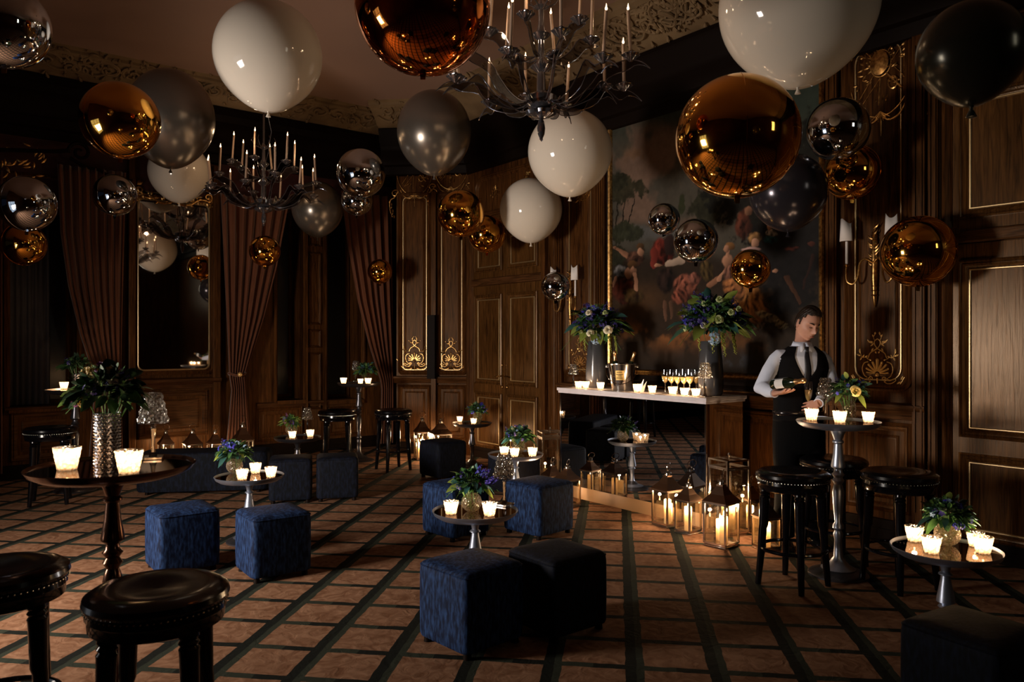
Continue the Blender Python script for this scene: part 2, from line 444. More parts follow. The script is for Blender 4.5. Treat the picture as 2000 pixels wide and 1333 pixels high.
# ------------------------------------------------------------------ mesh helper
class G:
    def __init__(s):
        s.v, s.f = [], []
    def add(s, vs, fs):
        n = len(s.v)
        s.v += [tuple(p) for p in vs]
        s.f += [tuple(i + n for i in f) for f in fs]
        return s
    def box(s, x0, x1, y0, y1, z0, z1, mat=None):
        vs = [Vector(p) for p in ((x0, y0, z0), (x1, y0, z0), (x1, y1, z0), (x0, y1, z0), (x0, y0, z1), (x1, y0, z1), (x1, y1, z1), (x0, y1, z1))]
        if mat:
            vs = [mat @ p for p in vs]
        return s.add(vs, [(0, 3, 2, 1), (4, 5, 6, 7), (0, 1, 5, 4), (1, 2, 6, 5), (2, 3, 7, 6), (3, 0, 4, 7)])
    def hexa(s, pts):
        return s.add(pts, [(0, 3, 2, 1), (4, 5, 6, 7), (0, 1, 5, 4), (1, 2, 6, 5), (2, 3, 7, 6), (3, 0, 4, 7)])
    def lathe(s, prof, seg=24, cx=0, cy=0, cz=0, mat=None, wob=None, cap=True):
        vs, fs = [], []
        n = len(prof)
        for j, (r, z) in enumerate(prof):
            for i in range(seg):
                a = TAU * i / seg
                rr = r * (wob(a, j) if wob else 1)
                p = Vector((cx + rr * math.cos(a), cy + rr * math.sin(a), cz + z))
                vs.append(mat @ p if mat else p)
        for j in range(n - 1):
            for i in range(seg):
                k = (i + 1) % seg
                fs.append((j * seg + i, j * seg + k, (j + 1) * seg + k, (j + 1) * seg + i))
        if cap:
            if prof[0][0] > 1e-5:
                fs.append(tuple(range(seg - 1, -1, -1)))
            if prof[-1][0] > 1e-5:
                fs.append(tuple((n - 1) * seg + i for i in range(seg)))
        return s.add(vs, fs)
    def tube(s, path, rad, seg=8, cap=True, flat=1.0, up=None):
        path = [Vector(p) for p in path]
        n = len(path)
        if not hasattr(rad, '__len__'):
            rad = [rad] * n
        vs, fs = [], []
        t0 = (path[1] - path[0]).normalized()
        ref = Vector(up) if up else (Vector((0, 0, 1)) if abs(t0.z) < .9 else Vector((1, 0, 0)))
        a = (ref - t0 * ref.dot(t0)).normalized()
        for j in range(n):
            if j == 0: t = path[1] - path[0]
            elif j == n - 1: t = path[-1] - path[-2]
            else: t = path[j + 1] - path[j - 1]
            if t.length < 1e-9: t = t0
            t = t.normalized()
            a = a - t * a.dot(t)
            if a.length < 1e-6:
                a = t.orthogonal()
            a.normalize()
            b = t.cross(a)
            for i in range(seg):
                w = TAU * i / seg
                vs.append(path[j] + a * (math.cos(w) * rad[j] * flat) + b * (math.sin(w) * rad[j]))
        for j in range(n - 1):
            for i in range(seg):
                k = (i + 1) % seg
                fs.append((j * seg + i, j * seg + k, (j + 1) * seg + k, (j + 1) * seg + i))
        if cap:
            fs.append(tuple(range(seg - 1, -1, -1)))
            fs.append(tuple((n - 1) * seg + i for i in range(seg)))
        return s.add(vs, fs)
    def loft(s, rings, seg=24, power=2.0, cap=True):
        """rings: (center, ax, ay) with half-axis vectors"""
        vs, fs = [], []
        for c, ax, ay in rings:
            c, ax, ay = Vector(c), Vector(ax), Vector(ay)
            for i in range(seg):
                w = TAU * i / seg
                cw, sw = math.cos(w), math.sin(w)
                e = 2 / power
                x = math.copysign(abs(cw) ** e, cw)
                y = math.copysign(abs(sw) ** e, sw)
                vs.append(c + ax * x + ay * y)
        for j in range(len(rings) - 1):
            for i in range(seg):
                k = (i + 1) % seg
                fs.append((j * seg + i, j * seg + k, (j + 1) * seg + k, (j + 1) * seg + i))
        if cap:
            fs.append(tuple(range(seg - 1, -1, -1)))
            fs.append(tuple((len(rings) - 1) * seg + i for i in range(seg)))
        return s.add(vs, fs)
    def sphere(s, c, r, seg=16, rings=10, mat=None):
        if not hasattr(r, '__len__'): r = (r, r, r)
        vs, fs = [], []
        c = Vector(c)
        for j in range(rings + 1):
            t = PI * j / rings
            for i in range(seg):
                w = TAU * i / seg
                p = Vector((r[0] * math.sin(t) * math.cos(w), r[1] * math.sin(t) * math.sin(w), -r[2] * math.cos(t)))
                if mat: p = mat @ p
                vs.append(c + p)
        for j in range(rings):
            for i in range(seg):
                k = (i + 1) % seg
                fs.append((j * seg + i, j * seg + k, (j + 1) * seg + k, (j + 1) * seg + i))
        return s.add(vs, fs)
    def build(s, name, mat, parent=None, smooth=True, angle=38, bevel=0, solid=0, sub=0, weld=False):
        me = bpy.data.meshes.new(name)
        me.from_pydata(s.v, [], s.f)
        if weld:
            import bmesh
            bm = bmesh.new(); bm.from_mesh(me)
            bmesh.ops.remove_doubles(bm, verts=bm.verts, dist=1e-5)
            bmesh.ops.recalc_face_normals(bm, faces=bm.faces)
            bm.to_mesh(me); bm.free()
        me.materials.append(M[mat] if isinstance(mat, str) else mat)
        if smooth:
            me.shade_smooth()
            me.set_sharp_from_angle(angle=R(angle))
        me.update()
        o = bpy.data.objects.new(name, me)
        COL.objects.link(o)
        if parent is not None:
            o.parent = parent
        if bevel:
            b = o.modifiers.new('b', 'BEVEL'); b.width = bevel; b.segments = 2; b.limit_method = 'ANGLE'; b.angle_limit = R(40)
        if solid:
            b = o.modifiers.new('s', 'SOLIDIFY'); b.thickness = solid; b.offset = 0
        if sub:
            b = o.modifiers.new('u', 'SUBSURF'); b.levels = sub; b.render_levels = sub
        return o

def tag(o, label, cat, group=None):
    o['label'] = label
    o['category'] = cat
    if group: o['group'] = group
    return o

def thing(name, label, cat, loc=(0, 0, 0), rz=0, group=None):
    o = bpy.data.objects.new(name, None)
    o.empty_display_size = 0.1
    COL.objects.link(o)
    o.location = loc
    o.rotation_euler = (0, 0, rz)
    return tag(o, label, cat, group)

def struct(o):
    o['kind'] = 'structure'
    return o

def place(o, loc, rz=0):
    o.location = loc
    o.rotation_euler = (0, 0, rz)
    return o

def dup(root, label, loc, rz=0, sc=None, group=None):
    def rec(o, par):
        c = o.copy()
        COL.objects.link(c)
        c.parent = par
        for ch in kids.get(o.name, []):
            rec(ch, c)
        return c
    kids = {}
    for o in list(bpy.data.objects):
        if o.parent is not None:
            kids.setdefault(o.parent.name, []).append(o)
    r = rec(root, None)
    r.location = loc
    r.rotation_euler = (0, 0, rz)
    if sc: r.scale = (sc, sc, sc) if not hasattr(sc, '__len__') else sc
    r['label'] = label
    if group: r['group'] = group
    return r

def point_light(name, loc, watts, col=(1.0, 0.66, 0.38), rad=0.012, parent=None):
    l = bpy.data.lights.new(name, 'POINT')
    l.energy = watts
    l.color = col
    l.shadow_soft_size = rad
    o = bpy.data.objects.new(name, l)
    COL.objects.link(o)
    o.location = loc
    if parent is not None:
        o.parent = parent
    return o

# ------------------------------------------------------------------ walls
class Wall:
    """vertical plane n.p = D; u runs along t, d comes out of the wall into the room"""
    def __init__(s, t, n, D):
        s.t = Vector((t[0], t[1], 0)); s.n = Vector((n[0], n[1], 0)); s.D = D
    def p(s, u, d, z):
        return s.t * u + s.n * (s.D - d) + Vector((0, 0, z))
    def hit(s, px, d=0):
        k = (px - 1000.0) / F
        Y = (s.D - d) / (s.n.x * k + s.n.y)
        q = Vector((k * Y, Y, 0))
        return q.dot(s.t), Y
    def u(s, px, d=0):
        return s.hit(px, d)[0]
    def z(s, px, py, d=0):
        return H - (py - 667.0) / F * s.hit(px, d)[1]
    def box(s, g, u0, u1, d0, d1, z0, z1):
        g.hexa([s.p(u0, d0, z0), s.p(u1, d0, z0), s.p(u1, d1, z0), s.p(u0, d1, z0), s.p(u0, d0, z1), s.p(u1, d0, z1), s.p(u1, d1, z1), s.p(u0, d1, z1)])
        return g
    def frame(s, g, u0, u1, z0, z1, prof, rc=0.0):
        """mitred moulding; prof = [(inset, depth)...], optional round corners rc"""
        def loop(ins):
            a, b, c, d = u0 + ins, u1 - ins, z0 + ins, z1 - ins
            if rc <= 0:
                return [(a, c), (b, c), (b, d), (a, d)]
            r = max(rc - ins, 0.004)
            pts = []
            for cx, cz, a0 in ((b - r, c + r, -90), (b - r, d - r, 0), (a + r, d - r, 90), (a + r, c + r, 180)):
                for k in range(6):
                    w = R(a0 + 18 * k)
                    pts.append((cx + r * math.cos(w), cz + r * math.sin(w)))
            return pts
        loops = [[s.p(u, d, z) for u, z in loop(ins)] for ins, d in prof]
        m = len(loops[0])
        vs = [q for l in loops for q in l]
        fs = []
        for j in range(len(loops) - 1):
            for i in range(m):
                k = (i + 1) % m
                fs.append((j * m + i, j * m + k, (j + 1) * m + k, (j + 1) * m + i))
        g.add(vs, fs)
        return g

MOULD = [(0, 0), (0.0, 0.022), (0.014, 0.030), (0.028, 0.018), (0.036, 0.026), (0.05, 0.022), (0.062, 0.008), (0.074, 0.004), (0.076, 0)]
def MK(k, d=1.0):
    return [(a * k, b * d) for a, b in MOULD]
BEAD = [(0, 0), (0.0, 0.008), (0.004, 0.013), (0.010, 0.013), (0.014, 0.008), (0.014, 0)]

WA = Wall(TA, NA, DA)
tB = (0.789, 0.614)
WB = Wall(tB, NB, DB)
E1 = Vector((-0.596, 10.52, 0)); E2 = Vector((-1.60, 10.64, 0))
tC = (E1 - E2).normalized()
nC = Vector((-tC.y, tC.x, 0))
WC = Wall((tC.x, tC.y), (nC.x, nC.y), E1.dot(nC))
WL = Wall((-TA[0], -TA[1]), (-NA[0], -NA[1]), -DC)       # wall beyond the left edge, room lies on +NA side
WD = Wall((NB[1], -NB[0]), (-NB[0], -NB[1]), -DD)        # wall behind the camera

def wall_slab(name, W, u0, u1, mat='wood', z1=5.0, holes=()):
    g = G()
    us = sorted({u0, u1, *[h[0] for h in holes], *[h[1] for h in holes]})
    for a, b in zip(us[:-1], us[1:]):
        hs = [h for h in holes if h[0] <= a + 1e-6 and h[1] >= b - 1e-6]
        if not hs:
            W.box(g, a, b, -0.12, 0, 0, z1)
        else:
            h = hs[0]
            if h[2] > 0.001: W.box(g, a, b, -0.12, 0, 0, h[2])
            W.box(g, a, b, -0.12, 0, h[3], z1)
    return struct(g.build(name, mat, smooth=False))

uAe = E1.dot(WA.t)
uA_end = uAe + 13.6
holesB = []
def hb(px0, px1, py_b, py_t, pxr):
    holesB.append((WB.u(px0), WB.u(px1), WB.z(pxr, py_b), WB.z(pxr, py_t)))
hb(20, 150, 797, 350, 60)
hb(542, 592, 782, 400, 570)
hb(640, 705, 782, 400, 670)
uB_end = Vector((-1.737, 11.58, 0)).dot(WB.t) + 0.15
wall_right = wall_slab('wall_right', WA, uAe, uA_end)
wall_left = wall_slab('wall_left', WB, -13.5, uB_end, holes=holesB)
wall_corner = wall_slab('wall_corner', WC, E2.dot(WC.t), E1.dot(WC.t))
# return between corner wall and curtain wall
g = G()
r0 = Vector((-1.60, 10.64, 0)); r1 = Vector((-1.737, 11.66, 0)); rn = Vector((r1.y - r0.y, -(r1.x - r0.x), 0)).normalized() * 0.1
g.hexa([r0, r0 + rn, r1 + rn, r1] + [q + Vector((0, 0, 5)) for q in (r0, r0 + rn, r1 + rn, r1)])
struct(g.build('wall_return', 'wood', smooth=False))
# far-left wall with the tall window, and the wall behind the camera
pk = Vector((-4.82, 2.95, 0)); uk = pk.dot(WL.t)
pk2 = Vector((5.5, 0.3, 0)); ud = pk2.dot(WD.t)
kz0, kz1 = 0.25, 2.55
wl_us = sorted([-13, 6.5])
wall_window = wall_slab('wall_window_side', WL, -14.0, 6.5, holes=[(uk - 0.75, uk + 0.75, kz0, kz1)])
wall_behind = wall_slab('wall_behind', WD, -4.0, 8.6, holes=[(ud - 0.32, ud + 0.32, 2.6, 3.9)])

def lit_window(name, W, uc, hw, z0, z1, nx, nz, mat, arch=False):
    root = bpy.data.objects.new(name, None); COL.objects.link(root); struct(root)
    for i in range(nx):
        for j in range(nz):
            a = uc - hw + 2 * hw * i / nx + 0.02; b = uc - hw + 2 * hw * (i + 1) / nx - 0.02
            c = z0 + (z1 - z0) * j / nz + 0.02; d = z0 + (z1 - z0) * (j + 1) / nz - 0.02
            W.box(G(), a, b, -0.10, -0.09, c, d)
            g = G(); W.box(g, a, b, -0.10, -0.09, c, d); g.build('window_pane', mat, root, smooth=False)
    g = G()
    for i in range(nx + 1):
        a = uc - hw + 2 * hw * i / nx
        W.box(g, a - 0.02, a + 0.02, -0.11, -0.04, z0, z1)
    for j in range(nz + 1):
        c = z0 + (z1 - z0) * j / nz
        W.box(g, uc - hw, uc + hw, -0.11, -0.05, c - 0.02, c + 0.02)
    g.build('glazing_bars', 'wood', root, smooth=False)
    g = G(); W.frame(g, uc - hw - 0.1, uc + hw + 0.1, z0 - 0.1, z1 + 0.1, MK(1.4)); g.build('window_frame', 'wood', root)
    return root
lit_window('window_4', WL, uk, 0.75, kz0, kz1, 3, 4, 'window_key')
lit_window('window_5', WD, ud, 0.32, 2.6, 3.9, 2, 4, 'window_arch')

# floor and ceiling (big slabs)
g = G(); g.box(-16, 14, -12, 18, -0.06, 0); floor = struct(g.build('floor', 'carpet', smooth=False))
g = G(); g.box(-16, 14, -12, 18, ZT, ZT + 0.08); struct(g.build('ceiling', 'ceiling', smooth=False))

# dark wooden cornice + plaster cove running along the three visible walls
def sweep(W, u0, u1, prof, mitre0=0.0, mitre1=0.0):
    g = G()
    vs = []
    for d, z in prof:
        vs.append(W.p(u0 + mitre0 * d, d, z))
    for d, z in prof:
        vs.append(W.p(u1 - mitre1 * d, d, z))
    n = len(prof)
    fs = [(i, i + 1, n + i + 1, n + i) for i in range(n - 1)]
    fs += [tuple(range(n - 1, -1, -1)), tuple(n + i for i in range(n))]
    g.add(vs, fs)
    return g
def cornice_profile(proj):
    p = proj
    return [(0, ZC - .62), (.04, ZC - .60), (.06, ZC - .50), (.10, ZC - .48), (.12, ZC - .38), (p * .45, ZC - .30), (p * .55, ZC - .22), (p * .8, ZC - .16), (p * .85, ZC - .08), (p, ZC - .04), (p, ZC), (0, ZC)]
def cove_profile(proj, w=0.36):
    p = proj
    return [(0, ZC), (p - .02, ZC), (p + .02, ZC + .02), (p + .07, ZC + .025), (p + .12, ZC + .06), (p + w * .62, ZC + .13), (p + w * .85, ZC + .17), (p + w * .9, ZC + .155), (p + w, ZC + .175), (p + w, ZC + .205), (p + w + .05, ZC + .23), (0, ZC + .235)]
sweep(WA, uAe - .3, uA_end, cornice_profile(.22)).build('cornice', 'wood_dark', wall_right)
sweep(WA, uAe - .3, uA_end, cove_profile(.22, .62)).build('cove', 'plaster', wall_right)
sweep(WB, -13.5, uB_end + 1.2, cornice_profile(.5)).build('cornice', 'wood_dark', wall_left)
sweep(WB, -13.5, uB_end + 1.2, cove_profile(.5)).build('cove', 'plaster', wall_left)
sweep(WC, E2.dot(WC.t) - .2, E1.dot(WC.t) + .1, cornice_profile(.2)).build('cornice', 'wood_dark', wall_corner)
sweep(WC, E2.dot(WC.t) - .2, E1.dot(WC.t) + .1, cove_profile(.2, .45)).build('cove', 'plaster', wall_corner)

# ---- 2D scroll work mapped to a wall
def spiral(cx, cy, r, a0, turns, n=26, shrink=0.18):
    pts = []
    for i in range(n):
        t = i / (n - 1)
        a = a0 + TAU * turns * t
        rr = r * (1 - t) + r * shrink * t
        pts.append((cx + rr * math.cos(a), cy + rr * math.sin(a)))
    return pts
def smooth2(pts, k=4):
    out = []
    n = len(pts)
    for i in range(n - 1):
        p0 = pts[max(i - 1, 0)]; p1 = pts[i]; p2 = pts[i + 1]; p3 = pts[min(i + 2, n - 1)]
        for j in range(k):
            t = j / k
            out.append(tuple(0.5 * ((2 * p1[q]) + (-p0[q] + p2[q]) * t + (2 * p0[q] - 5 * p1[q] + 4 * p2[q] - p3[q]) * t * t + (-p0[q] + 3 * p1[q] - 3 * p2[q] + p3[q]) * t ** 3) for q in range(len(p1))))
    out.append(tuple(pts[-1]))
    return out

class Orn:
    def __init__(s, W, u, z, sc, d=0.012):
        s.W, s.u, s.z, s.sc, s.d = W, u, z, sc, d
        s.g = G()
    def m(s, p, extra=0.0):
        return s.W.p(s.u + p[0] * s.sc, s.d + extra, s.z + p[1] * s.sc)
    def line(s, pts, w0, w1=None, sm=True, mirror=True, seg=6):
        if w1 is None: w1 = w0
        if sm: pts = smooth2(pts, 3)
        n = len(pts)
        for sg in ((1, -1) if mirror else (1,)):
            path = [s.m((p[0] * sg, p[1])) for p in pts]
            s.g.tube(path, [(w0 + (w1 - w0) * i / (n - 1)) * s.sc for i in range(n)], seg)
    def leaf(s, x, y, ang, ln, w, mirror=True):
        for sg in ((1, -1) if mirror else (1,)):
            c, sn = math.cos(ang), math.sin(ang)
            pts = []
            for t, ww, h in ((0, .15, 0), (.35, 1, .3), (.7, .8, .35), (1, .05, .1)):
                for sd in (-1, 0, 1):
                    px = x + c * ln * t - sn * w * ww * sd * .5
                    py = y + sn * ln * t + c * w * ww * sd * .5
                    pts.append(s.m((px * sg, py), (h * w + .004 / s.sc * 0) * s.sc * (1 if sd == 0 else .25)))
            fs = []
            for r_ in range(3):
                for q in range(2):
                    a = r_ * 3 + q
                    fs.append((a, a + 1, a + 4, a + 3))
            s.g.add(pts, fs)
    def build(s, name, mat, parent):
        o = s.g.build(name, mat, parent)
        return o

def orn_base(W, u, z, sc, parent, label=None, mat='gold'):
    """shell and scroll ornament, about 0.62 wide by 0.9 tall at sc=1"""
    o = Orn(W, u, z, sc)
    K = 1 / 980.0
    def c(*pts): return [((x - 505) * K, (1060 - y) * K) for x, y in pts]
    L = o.line
    L(c((505, 425), (545, 370), (548, 310), (500, 272)), .008)
    L(c((505, 425), (560, 455), (620, 500), (652, 575)), .010, .008)
    L(c((650, 630), (710, 650), (742, 720), (735, 790), (705, 850), (670, 870)), .009, .006)
    for a in ((505, 600, .026), (575, 640, .022), (640, 675, .020), (672, 735, .018), (668, 795, .014)):
        p0 = (505 + (a[0] - 505) * .25, 800 + (a[1] - 800) * .25)
        o.line(c(p0, ((p0[0] + a[0]) / 2, (p0[1] + a[1]) / 2 + 8), (a[0], a[1])), a[2] * .8, a[2] * .9, mirror=(a[0] != 505))
        o.g.sphere(o.m(c((a[0], a[1]))[0]), a[2] * sc * 1.0, 8, 5)
        if a[0] != 505:
            o.g.sphere(o.m((-c((a[0], a[1]))[0][0], c((a[0], a[1]))[0][1])), a[2] * sc, 8, 5)
    ring = [((50 * math.cos(t)) * K, (1060 - 815 + 50 * math.sin(t)) * K) for t in [PI * i / 12 for i in range(13)]]
    o.line(ring, .014, mirror=False, sm=False)
    o.g.sphere(o.m(c((505, 830))[0]), .03 * sc, 10, 6)
    L([((x), (y)) for x, y in spiral(100 * K, 170 * K, 38 * K, R(-60), 1.3)], .008, .006, sm=False)
    L(c((610, 930), (660, 962), (730, 950), (790, 905), (760, 880), (700, 912), (655, 880)), .007, .006)
    L(c((570, 1010), (660, 1042), (760, 1022), (850, 965), (930, 830), (990, 770)), .009, .005)
    L(c((505, 880), (505, 950), (505, 1060)), .016, .004, mirror=False)
    for x, y, a, ln in ((540, 960, -40, 60), (470 + 70, 1000, -110, 50), (780, 500, 85, 70), (770, 540, 20, 70), (740, 570, 120, 60), (750, 560, -60, 60), (700, 560, 150, 50), (600, 345, 40, 80), (570, 330, 20, 60), (560, 345, -40, 70), (545, 215, 100, 50), (560, 250, 60, 50), (570, 420, -60, 60), (520, 500, 60, 40), (800, 960, 30, 80), (860, 900, 60, 80), (700, 1000, -10, 80), (600, 610, 30, 40), (620, 1000, 200, 60)):
        p = c((x, y))[0]
        o.leaf(p[0], p[1], R(a), ln * K, 26 * K)
    L(c((780, 430), (772, 500), (740, 565), (690, 560), (640, 600)), .005)
    L(c((660, 290), (600, 345), (550, 345)), .005)
    L(c((528, 180), (548, 215), (565, 255), (545, 300)), .005)
    return o.build('gilded_ornament', mat, parent)

def orn_trophy(W, u, z, sc, parent, mat='gold'):
    """oval ring holding crossed musical instruments, height about 1 at sc=1"""
    o = Orn(W, u, z, sc)
    o.line([(.27 * math.cos(t), .40 * math.sin(t)) for t in [TAU * i / 40 for i in range(41)]], .007, mirror=False, sm=False)
    o.g.sphere(o.m((0, .03)), .0001)
    disc = []
    for k in range(24):
        t = TAU * k / 24
        disc.append(o.m((.075 * math.cos(t) + .0, .04 + .10 * math.sin(t)), .03 * sc))
    o.g.add(disc + [o.m((.0, .04), .05 * sc)], [(i, (i + 1) % 24, 24) for i in range(24)])
    o.line([(.085 * math.cos(t), .04 + .11 * math.sin(t)) for t in [TAU * i / 24 for i in range(25)]], .008, mirror=False, sm=False)
    for a, b, w in (((-.18, -.22), (.16, .27), .007), ((.17, -.2), (-.17, .22), .011), ((-.15, -.26), (.2, .18), .005), ((-.12, .26), (.18, -.1), .005), ((-.02, -.3), (.02, .3), .006)):
        o.line([a, b], w, w * .6, sm=False, mirror=False)
    o.line([(-.17 + .035 * math.cos(t), .23 + .035 * math.sin(t)) for t in [TAU * i / 12 for i in range(13)]], .006, mirror=False, sm=False)
    o.line([(.1 + .035 * math.cos(t), -.14 + .05 * math.sin(t)) for t in [TAU * i / 12 for i in range(13)]], .01, mirror=False, sm=False)
    q = random.Random(int(abs(u) * 100) + 3)
    for _ in range(64):
        a = q.uniform(0, TAU); r_ = q.uniform(.06, .22)
        o.leaf(r_ * math.cos(a), r_ * 1.25 * math.sin(a), a + q.uniform(-.8, .8), q.uniform(.03, .07), .022, mirror=False)
    # crest and scallops
    for t in range(-3, 4):
        o.line([(0, .40), (t * .03, .50 - abs(t) * .012)], .012, .006, sm=False, mirror=False)
    o.line([(.03, .44), (.10, .47), (.17, .43), (.22, .36)], .014, .006)
    o.line(spiral(.2, .42, .05, R(200), -1.2), .008, .005, sm=False)
    for t in range(-3, 4):
        o.line([(0, -.36), (t * .025, -.45 + abs(t) * .012)], .011, .006, sm=False, mirror=False)
    o.line([(.02, -.41), (.08, -.44), (.16, -.40), (.21, -.31)], .013, .008)
    o.line([(0, -.44), (0, -.56)], .008, .002, sm=False, mirror=False)
    o.line(spiral(.29, -.36, .06, R(180), -1.3), .010, .006, sm=False)
    o.line([(.24, -.33), (.30, -.42), (.36, -.46), (.37, -.58), (.33, -.70)], .010, .004)
    for k in range(6):
        o.leaf(.36 - .01 * k, -.45 - .045 * k, R(-60 - 40 * (k % 2)), .05, .03)
    return o.build('gilded_ornament', mat, parent)

def orn_cluster(W, u, z, sc, parent, seed=1, n=26, mat='gold', rx=.3, rz=.5):
    o = Orn(W, u, z, sc)
    q = random.Random(seed)
    for i in range(n):
        a = q.uniform(-PI / 2, PI / 2)
        r_ = q.uniform(.1, 1)
        x, y = rx * r_ * math.cos(a), rz * r_ * math.sin(a)
        o.leaf(x, y, math.atan2(y, x) + q.uniform(-.6, .6), q.uniform(.1, .2), .05)
    o.line(spiral(rx * .5, rz * .2, .14, R(40), 1.3), .02, .01, sm=False)
    o.line(spiral(rx * .5, -rz * .4, .12, R(-40), -1.3), .02, .01, sm=False)
    o.line([(0, -rz), (.02, 0), (0, rz)], .025, .012)
    return o.build('gilded_ornament', mat, parent)

# ------------------------------------------------------------------ panelling of the painting wall
def panel(W, u0, u1, z0, z1, parent, k=1.0, rc=0.0, gilt=True, field='wood', mould='wood', gins=0.05, raised=.012):
    g = G(); W.frame(g, u0, u1, z0, z1, MK(k, 1.0), rc); g.build('panel_moulding', mould, parent)
    g = G(); i = 0.078 * k + .03
    W.frame(g, u0 + i, u1 - i, z0 + i, z1 - i, [(0, 0), (.02, raised), (.03, raised)], rc)
    W.box(g, u0 + i + .03, u1 - i - .03, 0, raised, z0 + i + .03, z1 - i - .03)
    g.build('panel_field', field, parent)
    if gilt:
        g = G(); j = 0.078 * k
        W.frame(g, u0 + j, u1 - j, z0 + j, z1 - j, BEAD, rc); g.build('gilt_bead', 'gold_line', parent)

def rail(W, u0, u1, z, parent, h=.10, d=.05, mat='woodh'):
    g = G()
    prof = [(0, z - h * .6), (d * .4, z - h * .55), (d * .5, z - h * .2), (d * .9, z), (d, z + h * .15), (d, z + h * .3), (d * .6, z + h * .4), (0, z + h * .42)]
    n = len(prof)
    vs = [W.p(u0, a, b) for a, b in prof] + [W.p(u1, a, b) for a, b in prof]
    fs = [(i, i + 1, n + i + 1, n + i) for i in range(n - 1)] + [tuple(range(n - 1, -1, -1)), tuple(n + i for i in range(n))]
    g.add(vs, fs)
    return g.build('dado_rail', mat, parent)

def skirting(name, W, u0, u1):
    g = G(); W.box(g, u0, u1, 0, .035, 0, .16); W.box(g, u0, u1, 0, .05, 0, .09)
    return struct(g.build(name, 'wood_dark', smooth=False))

uA = WA.u
Zd = 1.02      # dado height on the painting wall
# pilasters
def pilaster(W, px0, px1, parent, d=.05, z0=.16, z1=3.85):
    g = G(); u0, u1 = sorted((W.u(px0), W.u(px1)))
    W.box(g, u0, u1, 0, d, z0, z1); g.build('pilaster', 'wood', parent, smooth=False, bevel=.006)
    g = G()
    n = max(2, int((u1 - u0) / .035))
    for i in range(n):
        a = u0 + (u1 - u0) * (i + .5) / n
        W.box(g, a - .007, a + .007, d, d + .010, z0 + .1, z1 - .08)
    g.build('fluting', 'wood', parent, smooth=False)
pilaster(WA, 1092, 1102, wall_right)
pilaster(WA, 1168, 1186, wall_right)
pilaster(WA, 1618, 1640, wall_right)
pilaster(WA, 1786, 1812, wall_right)
pilaster(WA, 1822, 1842, wall_right, d=.09)
# narrow carved panels either side of the painting
panel(WA, uA(1103), uA(1165), Zd + .12, 3.75, wall_right, 1.0, .09)
panel(WA, uA(1652), uA(1783), Zd + .14, 3.95, wall_right, 1.0, .10)
panel(WA, uA(1103), uA(1165), .22, Zd - .1, wall_right, .9, gilt=False)
panel(WA, uA(1652), uA(1783), .22, Zd - .1, wall_right, .9, gilt=False)
panel(WA, uA(1195), uA(1400), .22, Zd - .1, wall_right, .9, gilt=False)
panel(WA, uA(1405), uA(1605), .22, Zd - .1, wall_right, .9, gilt=False)
rail(WA, uA(1092), uA(1812), Zd, wall_right, .13, .06)
# gilded ornaments
orn_base(WA, uA(1715), WA.z(1715, 762), .50, wall_right, mat='gold_bright_lit')
orn_base(WA, uA(1134), WA.z(1134, 735), .48, wall_right)
orn_trophy(WA, uA(1722), WA.z(1722, 135), .95, wall_right)
orn_trophy(WA, uA(1134), WA.z(1134, 330), .85, wall_right)
for px, py, s_ in ((1176, 410, .16), (1176, 500, .16), (1172, 300, .14), (1620, 450, .14), (1619, 560, .14), (1621, 665, .16), (1612, 330, .14), (1615, 150, .2)):
    orn_cluster(WA, uA(px), WA.z(px, py), s_, wall_right, seed=px + py, n=14)
for px, py, s_ in ((1850, 15, .3), (1795, 220, .16), (1200, 215, .22), (1375, 160, .28), (1285, 190, .14), (1905, 222, .18), (968, 375, .2), (1030, 345, .14)):
    orn_cluster(WA, uA(px), WA.z(px, py), s_, wall_right, seed=px * 3 + py, n=22, rx=.45, rz=.3)

